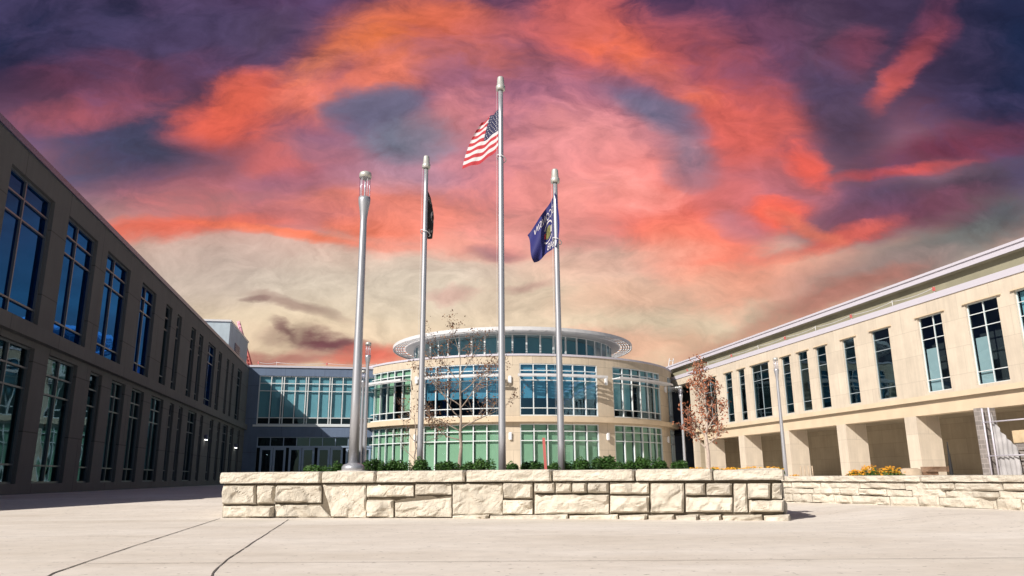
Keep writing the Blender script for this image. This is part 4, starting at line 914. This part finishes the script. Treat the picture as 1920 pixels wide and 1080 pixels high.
# building rubbish and sheeting at the near column of the arcade
X, z = atY(1728, 893, 27); r = root('debris_pile', (X, 27, .24), .3, label='brown boards and boxes piled at the foot of an arcade column', cat='debris')
b = MB(); b.box(-.55, -.3, 0, .45, .3, .42); o = b.build('crate', 'brown', r); b = MB(); b.lathe([(.34, 0), (.38, .2), (.33, .5), (.2, .55)], 18, (-.55, -.1)); b.build('roll', 'tan', r)
b = MB()
for k in range(6): b.box(-.1+k*.1, -.35+k*.03, .42+k*.03, .9+k*.04, -.1+k*.1, .445+k*.03)
b.build('board', 'brown', r)
X, z = atY(1785, 893, 26); r = root('folded_umbrella', (X, 26, .24), .0, label='dark upright furled shape on a thin pole inside the arcade', cat='furled umbrella')
b = MB(); b.lathe([(.02, .25), (.06, .35), (.045, .8), (.02, 1.25), (.01, 1.3)], 12); b.build('canopy', 'black', r); b = MB(); b.tube([(0, 0, 0), (0, 0, 1.4)], .015, 6); b.build('pole', 'black', r)
X, z = atY(1850, 893, 23.5)
pp, qq = X*math.cos(TH)+23.5*math.sin(TH), -X*math.sin(TH)+23.5*math.cos(TH)
OS = (pR-.6, 27.6, BZ); xw, yw_ = pq2w(OS[0], OS[1])
r = root('wrapped_scaffold', (xw, yw_, BZ), TH, label='scaffold poles with cloudy plastic sheeting and stacked blocks, at the right edge of the arcade', cat='scaffold')
b = MB(); b.box(OS[0]-.02, 28.35, BZ, OS[0]+.7, 28.75, 3.34); b.build('block_pier', 'block', r, OS)
b = MB()
for q in (28.2, 27.85): b.tube([(OS[0]-.1, q, BZ), (OS[0]-.1, q, 3.3)], .035, 10)
b.tube([(OS[0]-.1, 24.6, BZ), (OS[0]-.1, 24.6, 3.3)], .04, 8)
for z in (1.3, 2.7): b.tube([(OS[0]-.1, 28.3, z), (OS[0]-.1, 24.4, z)], .03, 8)
b.build('pole', 'cap', r, OS)
b = MB(); n = 24; gr = [[b.vert(OS[0]+.02+.04*math.sin(i*1.3)+.02*math.sin(j*1.1+i), 27.9-i*.05, .25+j/8*(2.9-1.6*(i/23)**.6)) for i in range(n)] for j in range(9)]
for j in range(8):
    for i in range(n-1): b.face((gr[j][i], gr[j][i+1], gr[j+1][i+1], gr[j+1][i]), 0, None, True)
b.build('sheeting', 'plastic', r, OS)
b = MB()
for k in range(5): b.box(OS[0]+.2, 24.6, .3+k*.3, OS[0]+1.1, 27.3, .56+k*.3)
b.build('stacked_block', 'block', r, OS)
b = MB(); b.box(OS[0]+.25, 25.6, 1.8, OS[0]+1.0, 27.2, 2.3); b.build('stone_slab', 'cream_block', r, OS)
# rope with red markers on the right roof edge and on the link roof
def safety_line(pts_, label, sagn=6, hm=.38, sep_red=True):
    r = root('safety_line', pts_[0], 0, label=label, cat='safety line'); O_ = pts_[0]; p_ = MB(); rp = MB()
    for k, a in enumerate(pts_):
        p_.tube([a, (a[0], a[1], a[2]+hm)], .018, 6)
        if k % 2 == 0: fl = MB(); fl.box(a[0]-.05, a[1]-.05, a[2]+hm*.45, a[0]+.05, a[1]+.05, a[2]+hm*.95); fl.build('marker', 'red', r, O_)
    for a, c in zip(pts_, pts_[1:]):
        A_, C_ = Vector(a), Vector(c); q = []
        for k in range(9): t_ = k/8; v = A_.lerp(C_, t_); v.z += hm*.85-.25*hm*4*t_*(1-t_); q.append(v)
        rp.tube(q, .016, 5)
    p_.build('post', 'white', r, O_); rp.build('rope', 'white', r, O_)
safety_line([pq2w(pR+.25, q)+(9.04,) for q in (60, 56, 52, 48, 44.5, 41, 37.5, 34, 31)], 'sagging white rope with red markers along the roof edge of the sunlit building')
safety_line([pq2w(p, qK+.6)+(9.44,) for p in (-8.4, -7, -3, 1)], 'thin rope line on short posts along the roof edge of the blue-grey link building', hm=.4)
# crane boom far behind the plant room
A_ = Vector((atY(447, 603, 95)[0], 95, atY(447, 603, 95)[1])); B_ = Vector((atY(474, 684, 95)[0], 95, atY(474, 684, 95)[1]-1))
r = root('crane_boom', tuple(B_), 0, label='slanting red and white lattice crane boom rising behind the plant room', cat='crane')
b = MB(); d = A_-B_; nn = 14; ex = Vector((.22, 0, .06)); ey = Vector((0, .22, 0))
cor = [ex+ey, ex-ey, -ex-ey, -ex+ey]
for c in cor: b.tube([B_+c*.8, B_+d*.72+c*.6], .09, 5, 0); b.tube([B_+d*.72+c*.6, A_+c*.35], .09, 5, 1)
for k in range(nn):
    for i in range(4): b.tube([B_+d*k/nn+cor[i]*.7, B_+d*(k+1)/nn+cor[(i+1) % 4]*.7], .05, 4, 0 if k < 10 else 1)
M['pink'] = mat('pale pink paint', (.7, .35, .45), .6)
b.build('boom', ['red', 'pink'], r, tuple(B_))
# the small arm behind the right of the rotunda
X, z = atY(1257, 683, 78); r = root('roof_ladder', (X, 78, 9), 0, label='small pale tilted ladder-like arm behind the right edge of the rotunda roof', cat='ladder'); b = MB()
for s_ in (-.2, .2): b.tube([(s_-.5, 0, 0), (s_+.15, 0, z+.6-9)], .05, 6)
for k in range(6): t_ = k/6+.1; b.tube([(-.7+.65*t_, 0, (z+.6-9)*t_), (-.3+.65*t_, 0, (z+.6-9)*t_)], .035, 5)
b.build('ladder', 'white', r)
